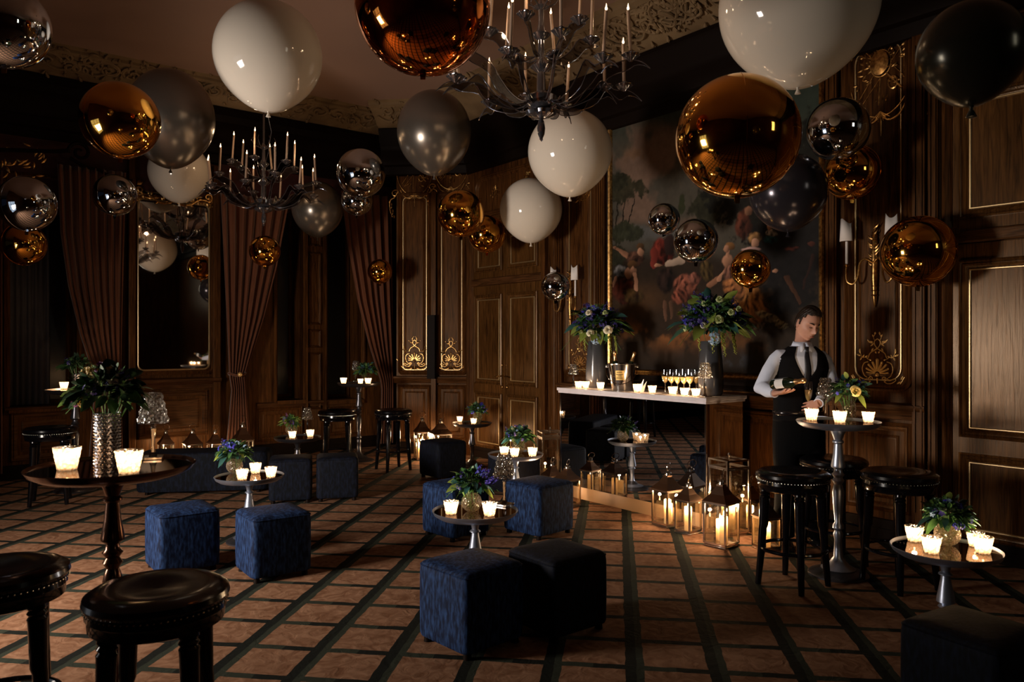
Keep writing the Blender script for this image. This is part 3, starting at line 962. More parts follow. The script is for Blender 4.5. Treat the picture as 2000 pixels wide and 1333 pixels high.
# ---- painting
u0, u1 = uA(1197), uA(1602)
z0, z1 = 1.25, 3.93
def paint_canvas(nu=440, nv=480):
    GX, GY = np.meshgrid(np.linspace(0, 1, nu), np.linspace(0, 1, nv))   # GY up
    U = u0 + (u1 - u0) * GX
    wx = WA.t.x * U + WA.n.x * WA.D
    wy = WA.t.y * U + WA.n.y * WA.D
    Zc = z0 + (z1 - z0) * GY
    def fbm(sc, seed, oct_=5):
        rs = np.random.RandomState(seed)
        out = np.zeros_like(GX); amp = 1.0; tot = 0
        for o_ in range(oct_):
            n = int(sc * 2 ** o_) + 2
            gr = rs.rand(n + 1, n + 1)
            xs, ys = GX * (n - 1e-6), GY * (n - 1e-6)
            xi, yi = xs.astype(int), ys.astype(int)
            fx, fy = xs - xi, ys - yi
            fx, fy = fx * fx * (3 - 2 * fx), fy * fy * (3 - 2 * fy)
            v = gr[yi, xi] * (1 - fx) * (1 - fy) + gr[yi, xi + 1] * fx * (1 - fy) + gr[yi + 1, xi] * (1 - fx) * fy + gr[yi + 1, xi + 1] * fx * fy
            out += amp * v; tot += amp; amp *= .55
        return out / tot
    n1, n2, n3, n4, n5 = fbm(4, 1), fbm(9, 2), fbm(20, 3), fbm(50, 4, 3), fbm(30, 8, 4)
    # sketch coordinates of the composition, warped a little so that no edge is geometric
    CX = ((1000 + F * wx / wy) - 1150) / .3 + 26 * (n3 - .5) + 14 * (n4 - .5)
    CY = ((667 + F * (H - Zc) / wy) - 350) / .3 + 26 * (n5 - .5) + 12 * (n4 - .5)
    C = np.zeros(GX.shape + (3,))
    def lay(mask, col, k=1.0):
        m_ = np.clip(mask, 0, 1)[..., None] * k
        C[:] = C * (1 - m_) + np.array(col) * m_
    def sm(a, b, v):
        t = np.clip((v - a) / (b - a), 0, 1); return t * t * (3 - 2 * t)
    def ell(cx, cy, rx, ry, col, ang=0, fold=0, k=1.0, soft=.3, flat=False):
        c_, s_ = math.cos(R(ang)), math.sin(R(ang))
        dx, dy = CX - cx, CY - cy
        a_ = (dx * c_ + dy * s_) / rx; b_ = (-dx * s_ + dy * c_) / ry
        d_ = np.sqrt(a_ ** 2 + b_ ** 2) + .25 * (n4 - .5)
        sh = 1.0 if flat else np.clip(.62 - .38 * a_ - .30 * b_, .12, 1.3)
        if fold:
            w = np.sin(fold * a_ + 7 * n3 + 3.0 * b_) * .5 + np.sin(fold * 1.7 * a_ - 2 * b_ + 9 * n5) * .35
            sh = sh * (.62 + .65 * np.clip(w, -.8, 1))
        col_ = np.array(col)[None, None, :] * (sh if flat else sh[..., None])
        lay(1 - sm(1 - soft, 1, d_), col_, k)
    def limb(x0, y0, x1, y1, w0, w1, col):
        dx, dy = x1 - x0, y1 - y0
        L2 = dx * dx + dy * dy
        t = np.clip(((CX - x0) * dx + (CY - y0) * dy) / L2, 0, 1)
        d_ = np.hypot(CX - x0 - t * dx, CY - y0 - t * dy) / (w0 + (w1 - w0) * t)
        side = ((CX - x0) * dy - (CY - y0) * dx) / math.sqrt(L2) / max(w0, w1)
        sh = np.clip(.75 - .35 * side * (1 if dy > 0 else -1), .3, 1.2)
        lay(1 - sm(.7, 1, d_), np.array(col)[None, None, :] * sh[..., None])
    def foliage(cx, cy, rx, ry, col, k=.95):
        d_ = ((CX - cx) / rx) ** 2 + ((CY - cy) / ry) ** 2 + 1.5 * (n3 - .5) + 1.1 * (n4 - .5)
        cc = np.array(col)[None, None, :] * (.6 + .9 * n4[..., None])
        lay(1 - sm(.7, 1.1, d_), cc, k)
    # sky
    C[:] = np.array([.030, .042, .032])
    lay(sm(-500, -100, CY) * .8, [.075, .062, .048])
    lay(sm(.47, .60, n1 + .12 * np.exp(-((CX - 420) / 300) ** 2 - ((CY + 60) / 200) ** 2)) * sm(-420, -250, CY) * (1 - sm(250, 330, CY)) * (1 - sm(600, 900, CX)), [.17, .105, .075], .85)
    lay(np.exp(-((CX - 330) / 90) ** 2 - ((CY + 150) / 60) ** 2) * sm(.4, .55, n2), [.16, .085, .04], .7)
    lay(sm(290, 330, CY) * (1 - sm(360, 420, CY)) * (1 - sm(600, 750, CX)), [.10, .10, .10], .7)
    # ground
    lay(sm(420, 560, CY + 90 * (n2 - .5)), [.022, .014, .009])
    lay(sm(.42, .62, n2) * np.exp(-((CX - 650) / 420) ** 2 - ((CY - 1000) / 90) ** 2), [.26, .10, .03], .9)
    lay(sm(.40, .6, n3) * np.exp(-((CX - 900) / 300) ** 2 - ((CY - 1050) / 60) ** 2), [.17, .07, .02], .7)
    lay(np.exp(-((CX - 350) / 150) ** 2 - ((CY - 780) / 90) ** 2), [.085, .04, .015], .7)
    lay(sm(.45, .6, n2) * np.exp(-((CX - 880) / 200) ** 2 - ((CY - 1180) / 60) ** 2), [.06, .075, .10], .6)
    lay(sm(1170, 1290, CY), [.012, .009, .008])
    # trees
    for a_ in ((180, 420, 195, 120), (205, 420, 250, 90), (225, 400, 310, 130), (170, 400, 160, 160)):
        limb(*a_, 6, 3, [.020, .015, .010])
    foliage(240, 70, 125, 90, [.028, .026, .014]); foliage(170, 20, 80, 60, [.022, .022, .013]); foliage(240, 350, 110, 70, [.026, .028, .015]); foliage(180, 500, 70, 70, [.02, .02, .011])
    ell(610, 165, 24, 85, [.03, .034, .016], flat=True); foliage(770, 200, 120, 110, [.022, .022, .012])
    foliage(1150, -60, 420, 420, [.009, .009, .007]); foliage(1330, 450, 300, 480, [.006, .005, .005]); foliage(1050, 130, 200, 160, [.010, .009, .007])
    foliage(1250, 1000, 260, 120, [.018, .012, .008], .8)
    sk = [.50, .25, .15]; sd = [.30, .14, .08]
    # left pair
    limb(255, 505, 178, 452, 20, 11, sd); ell(172, 447, 12, 14, sd)
    ell(305, 520, 62, 58, [.15, .065, .04], 15, 5); ell(345, 440, 34, 30, [.10, .05, .02]); ell(340, 474, 21, 28, sk)
    ell(240, 735, 100, 95, [.15, .035, .02], 15, 8); ell(300, 760, 75, 60, [.13, .08, .025], -10, 6, .7)
    ell(212, 600, 48, 46, [.26, .25, .25], 20, 5); limb(185, 640, 165, 700, 14, 10, sd); ell(262, 615, 34, 40, sk); ell(290, 560, 36, 34, [.12, .055, .02]); ell(292, 590, 20, 27, sk)
    limb(312, 712, 298, 615, 17, 10, sk)
    # gentleman in the red coat
    ell(510, 660, 72, 95, [.035, .018, .014], 0, 4); limb(500, 800, 505, 920, 17, 9, [.13, .065, .04]); limb(540, 800, 545, 910, 15, 9, [.10, .05, .03])
    ell(485, 470, 78, 100, [.24, .035, .022], -8, 6); ell(530, 430, 42, 80, [.03, .014, .012]); limb(430, 480, 430, 560, 34, 26, [.20, .03, .02])
    limb(520, 555, 600, 530, 26, 34, [.45, .33, .25]); ell(458, 562, 30, 13, sk, -10)
    # pink skirt and kneeling figure
    ell(640, 700, 92, 88, [.40, .13, .08], 20, 10); ell(600, 770, 60, 60, [.34, .10, .06], -25, 8); ell(690, 650, 46, 45, [.35, .13, .09], 0, 6)
    ell(775, 600, 55, 78, [.12, .075, .025], -20, 6); limb(790, 690, 850, 650, 24, 16, sd); limb(850, 660, 880, 600, 15, 11, sk)
    # lady in rose
    ell(930, 610, 62, 75, [.34, .15, .10], 10, 7); ell(905, 535, 42, 42, sk); limb(905, 510, 905, 475, 13, 12, sk); ell(920, 440, 36, 32, [.26, .12, .04]); ell(898, 455, 19, 27, sk)
    # fair-haired lady with the amber skirt
    ell(1030, 790, 135, 120, [.62, .26, .07], 12, 13); ell(950, 720, 95, 70, [.55, .21, .07], 40, 10); ell(1100, 860, 90, 90, [.46, .18, .05], -20, 9)
    ell(1055, 540, 75, 70, [.30, .15, .09], 0, 6); ell(1065, 465, 72, 22, [.55, .34, .30]); ell(1086, 388, 52, 46, [.46, .24, .09], 0, 5); ell(1088, 420, 27, 34, [.62, .33, .21]); limb(1010, 600, 1080, 640, 18, 13, sk)
    # companions behind
    ell(1010, 300, 58, 110, [.17, .05, .028], 5, 5); ell(1040, 210, 26, 34, sd)
    ell(1190, 395, 58, 30, [.02, .085, .105], 0, 4); ell(1195, 356, 52, 26, [.50, .42, .36], 8, 6); ell(1188, 318, 26, 26, sk)
    ell(1330, 455, 60, 16, [.12, .03, .02], -8, 4); ell(1455, 425, 30, 22, [.10, .03, .018]); ell(1218, 600, 22, 16, sk, -20)
    limb(1300, 640, 1375, 810, 22, 12, [.075, .03, .015]); limb(1465, 500, 1400, 720, 13, 9, [.028, .011, .008])
    # sheets of music and basket
    ell(1180, 905, 105, 34, [.30, .22, .12], 24, 14); ell(1255, 950, 60, 32, [.34, .26, .14], 30, 12); ell(1120, 960, 70, 26, [.14, .08, .04], -5, 10)
    C[:] = C * (.80 + .4 * n4[..., None])
    return GX, GY, np.clip(C, 0, 1)
pX, pY, pC = paint_canvas()
nv_, nu_ = pX.shape
painting = thing('painting', 'large dark pastoral oil painting of figures under trees in thin gilt frame', 'painting', WA.p((u0 + u1) / 2, 0.0, z0))
inv = Matrix.Translation(-painting.location)
me = bpy.data.meshes.new('canvas')
vs = []
for j in range(nv_):
    for i in range(nu_):
        vs.append(tuple(inv @ WA.p(u0 + (u1 - u0) * pX[j, i], .012, z0 + (z1 - z0) * pY[j, i])))
fs = [(j * nu_ + i, j * nu_ + i + 1, (j + 1) * nu_ + i + 1, (j + 1) * nu_ + i) for j in range(nv_ - 1) for i in range(nu_ - 1)]
me.from_pydata(vs, [], fs)
ca = me.color_attributes.new('paint', 'FLOAT_COLOR', 'POINT')
buf = np.ones((nv_ * nu_, 4)); buf[:, :3] = pC.reshape(-1, 3) * .9
ca.data.foreach_set('color', buf.ravel())
m, nt, out = new_mat('oil_paint')
b = nt.nodes.new('ShaderNodeBsdfPrincipled'); b.inputs['Roughness'].default_value = .6; b.inputs['Specular IOR Level'].default_value = .12
at = nt.nodes.new('ShaderNodeAttribute'); at.attribute_name = 'paint'
nt.links.new(at.outputs['Color'], b.inputs['Base Color']); nt.links.new(b.outputs[0], out.inputs[0])
me.materials.append(m)
canvas = bpy.data.objects.new('canvas', me); COL.objects.link(canvas); canvas.parent = painting
def local(g, root):
    iv = Matrix.Translation(-root.location)
    g.v = [tuple(iv @ Vector(p)) for p in g.v]
    return g
g = G(); WA.frame(g, u0 - .05, u1 + .05, z0 - .05, z1 + .05, [(0, 0), (0, .03), (.012, .04), (.03, .03), (.042, .036), (.055, .014), (.055, 0)], .12)
local(g, painting).build('gilt_frame', 'gold', painting)
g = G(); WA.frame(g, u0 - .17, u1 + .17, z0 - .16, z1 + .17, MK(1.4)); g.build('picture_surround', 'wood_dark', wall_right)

# ---- door 1 (double, beyond the pastoral's left) and door 2 (right edge)
def door(name, W, ua, ub, ztop, zr1, zr0, leaves, parentless=True, handle=True, gm='wood_door', lower=None):
    root = bpy.data.objects.new(name, None); COL.objects.link(root); struct(root)
    root.location = W.p((ua + ub) / 2, 0, 0)
    def B(g, nm, mt, **k):
        local(g, root); return g.build(nm, mt, root, **k)
    g = G(); W.frame(g, ua - .11, ub + .11, -.14, ztop + .11, [(0, 0), (0, .06), (.03, .075), (.05, .05), (.075, .06), (.10, .03), (.11, .02), (.11, 0)])
    B(g, 'door_frame', 'wood')
    w = (ub - ua) / leaves
    for k in range(leaves):
        a, b_ = ua + w * k + .004, ua + w * (k + 1) - .004
        g = G(); W.box(g, a, b_, .0, .024, .02, zr1 - .05); leaf_o = B(g, 'door_leaf', gm, smooth=False, bevel=.004)
        for zz0, zz1 in ((.14, zr0 - .05), (zr0 + .06, zr1 - .17)):
            g = G()
            W.frame(g, a + .05, b_ - .05, zz0, zz1, [(i_ * .8, d_ + .024) for i_, d_ in MOULD]); local(g, root); o_ = g.build('door_panel_moulding', gm, root)
            g = G()
            W.frame(g, a + .112, b_ - .112, zz0 + .062, zz1 - .062, [(i_, d_ + .024) for i_, d_ in BEAD]); local(g, root); g.build('gilt_bead', 'gold_line', root)
        g = G(); W.box(g, a, b_, .0, .02, zr1 + .05, ztop); B(g, 'transom_panel', gm, smooth=False)
        g = G(); W.frame(g, a + .05, b_ - .05, zr1 + .13, ztop - .1, [(i_ * .8, d_ + .02) for i_, d_ in MOULD]); B(g, 'door_panel_moulding', gm)
        g = G(); W.frame(g, a + .112, b_ - .112, zr1 + .192, ztop - .162, [(i_, d_ + .02) for i_, d_ in BEAD]); B(g, 'gilt_bead', 'gold_line')
    g = G(); W.box(g, ua - .02, ub + .02, 0, .05, zr1 - .045, zr1 + .045); B(g, 'transom_rail', 'woodh', smooth=False, bevel=.012)
    if handle:
        um = (ua + ub) / 2
        for sg in (-1, 1):
            g = G()
            W.box(g, um + sg * .05 - .018, um + sg * .05 + .018, .024, .032, .98, 1.22)
            g.tube([W.p(um + sg * .05, .03, 1.1), W.p(um + sg * .05, .07, 1.1), W.p(um + sg * .07, .085, 1.1), W.p(um + sg * .14, .085, 1.09)], [.009, .009, .011, .008], 8)
            g.sphere(W.p(um + sg * .05, .03, 1.24), .018, 8, 6); g.sphere(W.p(um + sg * .05, .03, .96), .018, 8, 6)
            B(g, 'door_handle', 'gold')
    return root
door('door_1', WA, uA(927), uA(1060), 3.05, 2.33, .92, 2)
door('door_2', WA, uA(1862), uA(1862) + 1.9, 3.42, 2.30, .80, 2, handle=False)
# lower section of the tall door panels
panel(WA, uA(1068), uA(1090), .25, 3.7, wall_right, .5, gilt=False)
# overdoor panels (arched boards above the doors)
g = G(); WA.frame(g, uA(930), uA(1085), 3.2, 3.75, MK(1.0), .2); g.build('overdoor_moulding', 'wood', wall_right)
g = G(); WA.frame(g, uA(1862) - .1, uA(1862) + 1.9, 3.6, 3.82, MK(1.0)); g.build('overdoor_moulding', 'wood', wall_right)
skirting('baseboard_right', WA, uAe, uA_end)
skirting('baseboard_left', WB, -13.5, uB_end)
skirting('baseboard_corner', WC, E2.dot(WC.t), E1.dot(WC.t))

# small wooden bracket on the door frame
g = G(); WA.box(g, uA(1868), uA(1884), .075, .13, WA.z(1875, 462), WA.z(1875, 448)); g.build('frame_bracket', 'wood_door', wall_right, bevel=.006)

# ------------------------------------------------------------------ corner wall
uC = WC.u
for a_, b_ in ((778, 843), (853, 912)):
    panel(WC, uC(a_), uC(b_), WC.z(800, 733), 3.6, wall_corner, .8, .06)
    panel(WC, uC(a_), uC(b_), .2, WC.z(800, 752), wall_corner, .8, gilt=False)
rail(WC, uC(770), uC(917), WC.z(800, 741), wall_corner, .1, .05)
g = G(); WC.box(g, uC(844), uC(853), 0, .07, .16, 3.6); g.build('pilaster', 'wood', wall_corner, smooth=False)
g = G(); WC.box(g, uC(838), uC(853), .0, .13, WC.z(845, 740), WC.z(845, 617)); g.build('wall_box', 'wood_dark', wall_corner, smooth=False)
orn_base(WC, uC(810), WC.z(810, 724), .52, wall_corner, mat='gold')
orn_base(WC, uC(881), WC.z(881, 724), .50, wall_corner, mat='gold')
orn_trophy(WC, uC(810), WC.z(810, 330), .95, wall_corner)
orn_trophy(WC, uC(881), WC.z(881, 320), .9, wall_corner)

# ------------------------------------------------------------------ curtain wall
uB = WB.u
def zB(px, py): return WB.z(px, py)
# mirror pier
mu0, mu1 = uB(267), uB(407)
mz0, mz1 = zB(335, 724), zB(335, 392)
mir = thing('wall_mirror', 'tall antique mirror in gilt-edged wooden frame between two curtains', 'mirror', WB.p((mu0 + mu1) / 2, 0, mz0))
g = G(); WB.box(g, mu0, mu1, .03, .045, mz0, mz1 - .06); local(g, mir).build('mirror_glass', 'old_mirror', mir, smooth=False)
g = G(); WB.frame(g, mu0 - .07, mu1 + .07, mz0 - .06, mz1 + .04, [(0, 0), (0, .05), (.03, .07), (.05, .05), (.065, .06), (.075, .046), (.08, .03)], .1); local(g, mir).build('mirror_frame', 'wood', mir)
g = G(); WB.frame(g, mu0 - .005, mu1 + .005, mz0 + .0, mz1 - .02, [(0, .045), (0, .06), (.010, .064), (.018, .046)], .08); local(g, mir).build('gilt_bead', 'gold_line', mir)
o = Orn(WB, (mu0 + mu1) / 2, mz1 - .02, 1.0, .06)
hw = (mu1 - mu0) / 2
o.line([(0, .02), (.10, -.03), (.2, -.02), (hw - .12, .05), (hw, .03)], .016, .012)
o.line(spiral(hw - .02, .09, .06, R(-90), 1.2), .014, .008, sm=False)
for k in range(26):
    q_ = rnd.uniform(0, hw)
    o.leaf(q_, rnd.uniform(-.02, .05), rnd.uniform(-1, 2.5), .06, .03)
for k in range(10):
    o.leaf(hw + rnd.uniform(-.02, .03), rnd.uniform(-.05, .18), rnd.uniform(0, 2.5), .08, .035)
local(o.g, mir).build('gilded_crest', 'gold', mir)
g = G(); WB.frame(g, uB(274), uB(404), zB(335, 382), zB(335, 262), BEAD, .1); g.build('gilt_bead', 'gold_line', wall_left)
for a_, b_ in ((248, 262), (412, 427)):
    g = G(); WB.box(g, uB(a_), uB(b_), 0, .10, .16, 3.8); g.build('pilaster', 'wood', wall_left, smooth=False, bevel=.01)
panel(WB, uB(268), uB(405), zB(335, 855), zB(335, 765), wall_left, .9, gilt=False, field='woodh', mould='woodh')
rail(WB, uB(248), uB(427), zB(335, 748), wall_left, .14, .13)
# window recesses with panels
def recess(name, h, cols, split=None):
    root = bpy.data.objects.new(name, None); COL.objects.link(root); struct(root)
    a, b_, z0, z1 = h
    g = G()
    WB.box(g, a - .02, a, -.45, 0, z0, z1); WB.box(g, b_, b_ + .02, -.45, 0, z0, z1); WB.box(g, a, b_, -.45, 0, z1, z1 + .02); WB.box(g, a - .02, b_ + .02, -.45, .06, z0 - .05, z0)
    g.build('window_reveal', 'wood', root, smooth=False)
    for i in range(cols):
        x0, x1 = a + (b_ - a) * i / cols, a + (b_ - a) * (i + 1) / cols
        g = G(); WB.frame(g, x0, x1, z0, z1, [(0, -.36), (.03, -.34), (.05, -.36), (.06, -.40)]); g.build('window_frame', 'wood', root)
        g = G(); WB.box(g, x0 + .05, x1 - .05, -.42, -.40, z0 + .05, z1 - .05); g.build('window_pane', 'pane_dark', root, smooth=False)
    g = G(); WB.box(g, a - .3, b_ + .3, -.55, -.46, z0 - .3, z1 + .3); g.build('window_blind', 'sheer', root, smooth=False)
    g = G(); WB.frame(g, a - .06, b_ + .06, z0 - .06, z1 + .06, [(0, 0), (0, .03), (.03, .045), (.05, .02), (.06, 0)]); g.build('window_casing', 'wood', root)
    return root
recess('window_1', holesB[0], 2)
recess('window_2', holesB[1], 1)
recess('window_3', holesB[2], 1)
# sheer hanging in the first window
g = G()
a, b_, z0, z1 = holesB[0]
for i in range(24):
    x0, x1 = a + (b_ - a) * .62 * i / 24, a + (b_ - a) * .62 * (i + 1) / 24
    d0, d1 = -.2 + .02 * math.sin(i * 1.7), -.2 + .02 * math.sin((i + 1) * 1.7)
    g.add([WB.p(x0, d0, z0 + .02), WB.p(x1, d1, z0 + .02), WB.p(x1, d1, z1), WB.p(x0, d0, z1)], [(0, 1, 2, 3)])
tag(g.build('sheer_curtain', 'sheer', solid=.004, weld=True), 'dark grey sheer curtain hanging inside the first window recess', 'curtain')
# dado panels under the windows
panel(WB, uB(20), uB(150), .2, zB(60, 805), wall_left, .9, gilt=False, field='woodh', mould='woodh')
rail(WB, uB(8), uB(170), zB(60, 800), wall_left, .08, .07)
panel(WB, uB(500), uB(590), .2, zB(550, 795), wall_left, .8, gilt=False)
panel(WB, uB(640), uB(700), .2, zB(670, 795), wall_left, .8, gilt=False)
rail(WB, uB(500), uB(705), zB(600, 788), wall_left, .08, .05)
# panelled post between windows 2 and 3
for y0, y1 in ((705, 690), (688, 640), (636, 490), (484, 460)):
    pass
for ya, yb in ((800, 690), (680, 645), (635, 495), (482, 462)):
    g = G(); WB.frame(g, uB(602), uB(626), zB(614, ya), zB(614, yb), MK(.45)); g.build('panel_moulding', 'wood', wall_left)
g = G(); WB.box(g, uB(594), uB(598), 0, .06, .16, 3.7); WB.box(g, uB(630), uB(634), 0, .06, .16, 3.7); g.build('pilaster', 'wood', wall_left, smooth=False)
# upper maroon wall covering with black carved scrolls
g = G(); WB.box(g, -12.6, uB(250), 0, .03, 3.0, ZC - .6); g.build('damask_panel', 'maroon', wall_left, smooth=False)
g = G(); WB.box(g, uB(262), uB(412), 0, .02, mz1 + .08, ZC - .6); g.build('damask_panel', 'maroon', wall_left, smooth=False)
g = G(); WB.box(g, uB(430), uB(770), 0, .03, 3.35, ZC - .6); g.build('damask_panel', 'maroon', wall_left, smooth=False)
o = Orn(WB, uB(150), zB(150, 322), 1.0, .22)
o.line([(-1.0, -.02), (-.6, .03), (-.25, .07), (-.12, .10)], .022, .022, mirror=False)
o.line(spiral(0, .10, .12, R(190), -1.4), .022, .016, sm=False, mirror=False)
o.line([(-.1, .02), (.05, -.06), (.2, -.08), (.35, -.16), (.55, -.15)], .02, .012, mirror=False)
o.build('carved_scroll', 'wood_dark', wall_left)
o = Orn(WB, uB(60), zB(60, 300), 1.0, .2)
for k in range(26): o.leaf(rnd.uniform(-.3, .1), rnd.uniform(-.35, .05), rnd.uniform(0, 6), .08, .03, mirror=False)
o.build('gilded_ornament', 'gold', wall_left)
orn_cluster(WB, uB(450), zB(450, 262), .4, wall_left, seed=9, n=20, rx=.3, rz=.4)

# plaster relief in the cove
def cove_relief(W, u_c, proj, w, sc, parent, seed):
    q = random.Random(seed)
    g = G()
    def m(x, y):          # y: 0 lower .. 1 upper edge of the cove
        d = proj + .05 + w * y * .95
        z = ZC + .02 + .2 * y - .012
        return W.p(u_c + x * sc, d, z)
    for sg in (-1, 1):
        for (cx, cy, r_, a0, t_) in ((.25, .5, .3, 0, 1.4), (.75, .35, .22, 120, -1.3), (1.15, .65, .25, 30, 1.2), (.55, .85, .16, 200, 1.2)):
            pts = [m(sg * x, min(max(y, -.05), 1.15)) for x, y in spiral(cx, cy, r_, R(a0), t_)]
            g.tube(pts, [.018 * (1 - .5 * i / len(pts)) + .004 for i in range(len(pts))], 6)
        g.tube([m(sg * x, .5 + .3 * math.sin(x * 4)) for x in [i * .08 for i in range(20)]], .016, 6)
        for k in range(26):
            x, y = q.uniform(0, 1.4), q.uniform(0, 1.1)
            p0 = m(sg * x, y); p1 = m(sg * (x + q.uniform(-.1, .1)), min(y + q.uniform(-.2, .2), 1.2))
            g.tube([p0, (p0 + p1) / 2 - Vector((0, 0, .012)), p1], [.006, .018, .004], 6)
    g.build('plaster_scrollwork', 'plaster', parent)
for px, sd in ((235, 1), (395, 2), (640, 3), (60, 4)):
    cove_relief(WB, uB(px, .7), .5, .36, .5, wall_left, sd)
for px, sd in ((1020, 5), (1130, 6), (1240, 7), (1330, 8), (1420, 9), (1560, 10)):
    cove_relief(WA, uA(px, .5), .22, .62, .5, wall_right, sd)
cove_relief(WC, uC(840), .2, .45, .4, wall_corner, 11)

# ------------------------------------------------------------------ curtains
def curtain(label, left, right, ytop, ytie, ybot, folds, tie=None, depth=.16, d0=.20):
    """left/right: lists of (py, px); surface on the curtain wall"""
    def interp(tab, y):
        for (y0, x0), (y1, x1) in zip(tab[:-1], tab[1:]):
            if y <= y1:
                t = max(0, (y - y0) / (y1 - y0))
                t = t if len(tab) > 2 else t
                return x0 + (x1 - x0) * t
        return tab[-1][1]
    pxm = (left[0][1] + right[0][1]) / 2
    nT, nS = 46, folds * 10
    g = G()
    ztop = WB.z(pxm, ytop)
    vs = []
    for j in range(nT + 1):
        y = ytop + (ybot - ytop) * j / nT
        xl, xr = interp(left, y), interp(right, y)
        z = WB.z(pxm, y, .2)
        ul, ur = WB.u(xl, .2), WB.u(xr, .2)
        amp = min(depth, .35 * depth + .22 * (ur - ul) / folds * 2)
        for i in range(nS + 1):
            s_ = i / nS
            ph = TAU * folds * s_
            w = math.sin(ph) + .25 * math.sin(2.3 * ph + 1 + .6 * math.sin(j * .12))
            uu = ul + (ur - ul) * (s_ + .012 * math.sin(ph * 2))
            vs.append(WB.p(uu, d0 + .5 * amp * w, z))
    fs = [(j * (nS + 1) + i, j * (nS + 1) + i + 1, (j + 1) * (nS + 1) + i + 1, (j + 1) * (nS + 1) + i) for j in range(nT) for i in range(nS)]
    g.add(vs, fs)
    zb = min(p.z for p in vs)
    root = thing('curtain', label, 'curtain', WB.p((WB.u(pxm)), d0, max(zb, 0)))
    local(g, root).build('drape', 'curtain', root, angle=180, solid=.006)
    if tie:
        px, py = tie
        c_ = Vector(WB.p(WB.u(px, .2), d0, WB.z(px, py, .2))) - root.location
        g = G()
        pts = []
        for k in range(25):
            a = TAU * k / 24
            pts.append(c_ + WB.t * (.10 * math.cos(a)) - WB.n * (.09 * math.sin(a)) + Vector((0, 0, .015 * math.cos(a * 2))))
        g.tube(pts, .018, 8)
        g.build('tieback', 'curtain', root)
        g = G(); g.sphere(c_ - WB.n * .115, (.03, .03, .03), 12, 8); g.build('tieback_jewel', 'gold_bright_lit', root)
    return root
curtain('rust velvet curtain swept left of the mirror, before the first window', [(330, 112), (460, 118), (560, 133), (650, 155), (735, 183), (760, 185), (940, 170)], [(330, 246), (735, 236), (940, 240)], 330, 735, 925, 8, None)
curtain('rust velvet curtain right of the mirror, gathered by a jewelled tieback', [(380, 430), (735, 448), (760, 452), (890, 440)], [(380, 565), (520, 540), (620, 515), (735, 478), (765, 480), (895, 492)], 385, 735, 893, 7, (463, 732))
curtain('rust velvet curtain beside the corner, swept right above the small high table', [(370, 664), (480, 678), (590, 698), (680, 722), (742, 742), (760, 745), (890, 742)], [(370, 764), (740, 768), (890, 768)], 380, 742, 870, 6, None)
curtain('narrow rust velvet curtain at the left edge of the first window', [(330, -60), (900, -60)], [(330, 4), (900, 4)], 330, 735, 930, 5, None)

# ================================================================== OBJECTS
# ------------------------------------------------------------------ velvet cube stools
def make_pouf(label, loc, rz, side=.40, h=.42):
    t = thing('pouf', label, 'pouf', loc, rz, 'velvet cube poufs')
    g = G(); s = side / 2
    n = 7
    # slightly crowned upholstered block
    rings = []
    for z, k in ((.035, .97), (.05, .995), (.09, 1.0), (h * .5, 1.005), (h - .05, 1.0), (h - .022, .985), (h - .008, .95), (h, .88)):
        rings.append(((0, 0, z), (s * k, 0, 0), (0, s * k, 0)))
    for k, z in ((.6, h + .006), (.3, h + .010)):
        rings.append(((0, 0, z), (s * k, 0, 0), (0, s * k, 0)))
    g.loft(rings, 40, 11)
    g.build('upholstery', 'pouf', t, angle=60)
    g = G()
    for a in range(4):
        w = R(45 + 90 * a)
        p = [Vector((s * .995 * 1.32 * math.cos(w), s * .995 * 1.32 * math.sin(w), z)) for z in (.05, h - .03)]
    pts = []
    for i in range(41):
        w = TAU * i / 40
        e = 2 / 11
        pts.append((math.copysign(abs(math.cos(w)) ** e, math.cos(w)) * s * .985, math.copysign(abs(math.sin(w)) ** e, math.sin(w)) * s * .985, h - .02))
    g.tube(pts, .004, 5, cap=False)
    g.build('piping', 'pouf', t)
    for a in range(4):
        w = R(45 + 90 * a)
        g = G(); g.lathe([(.022, 0), (.018, .04)], 10, s * 1.12 * math.cos(w), s * 1.12 * math.sin(w), 0)
        g.build('foot', 'wood_dark', t)
    return t
p0 = make_pouf('blue velvet cube pouf at the front centre, left of its touching pair', (-.21, 3.96, 0), R(43))
POUFS = [
    (-1 * -.245, 4.17, 38, 'dark velvet cube pouf at the front centre, right of its touching pair'),
    (-2.25, 5.24, 38, 'blue velvet cube pouf just behind the foreground bar stool'),
    (-1.60, 5.14, 36, 'blue velvet cube pouf in front of the left low table, lit on its left side'),
    (-.45, 6.15, 43, 'blue velvet cube pouf behind the flowers of the central low table'),
    (.215, 6.22, 44, 'blue velvet cube pouf right of the crystal lamp on the central low table'),
    (-.79, 8.75, 40, 'dark velvet cube pouf in front of the two lanterns by the corner wall'),
    (.02, 7.85, 42, 'dark velvet cube pouf behind the low table left of the bar'),
    (-1.73, 7.60, 14, 'dark velvet cube pouf closing the right end of the left-hand row'),
    (-2.155, 7.49, 14, 'dark velvet cube pouf in the left-hand row, beneath the far low table'),
    (1.84, 3.06, 31, 'black-looking velvet cube pouf cut by the lower right edge'),
]
for x, y, a, l in POUFS:
    d_ = dup(p0, l, (x, y, 0), R(a))
    if 'crystal lamp' in l: d_.scale = (1.05, 1.05, 1.0)
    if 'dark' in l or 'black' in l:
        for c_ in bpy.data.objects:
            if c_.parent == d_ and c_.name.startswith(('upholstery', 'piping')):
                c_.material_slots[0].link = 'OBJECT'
                c_.material_slots[0].material = M['pouf_dark_shaded']
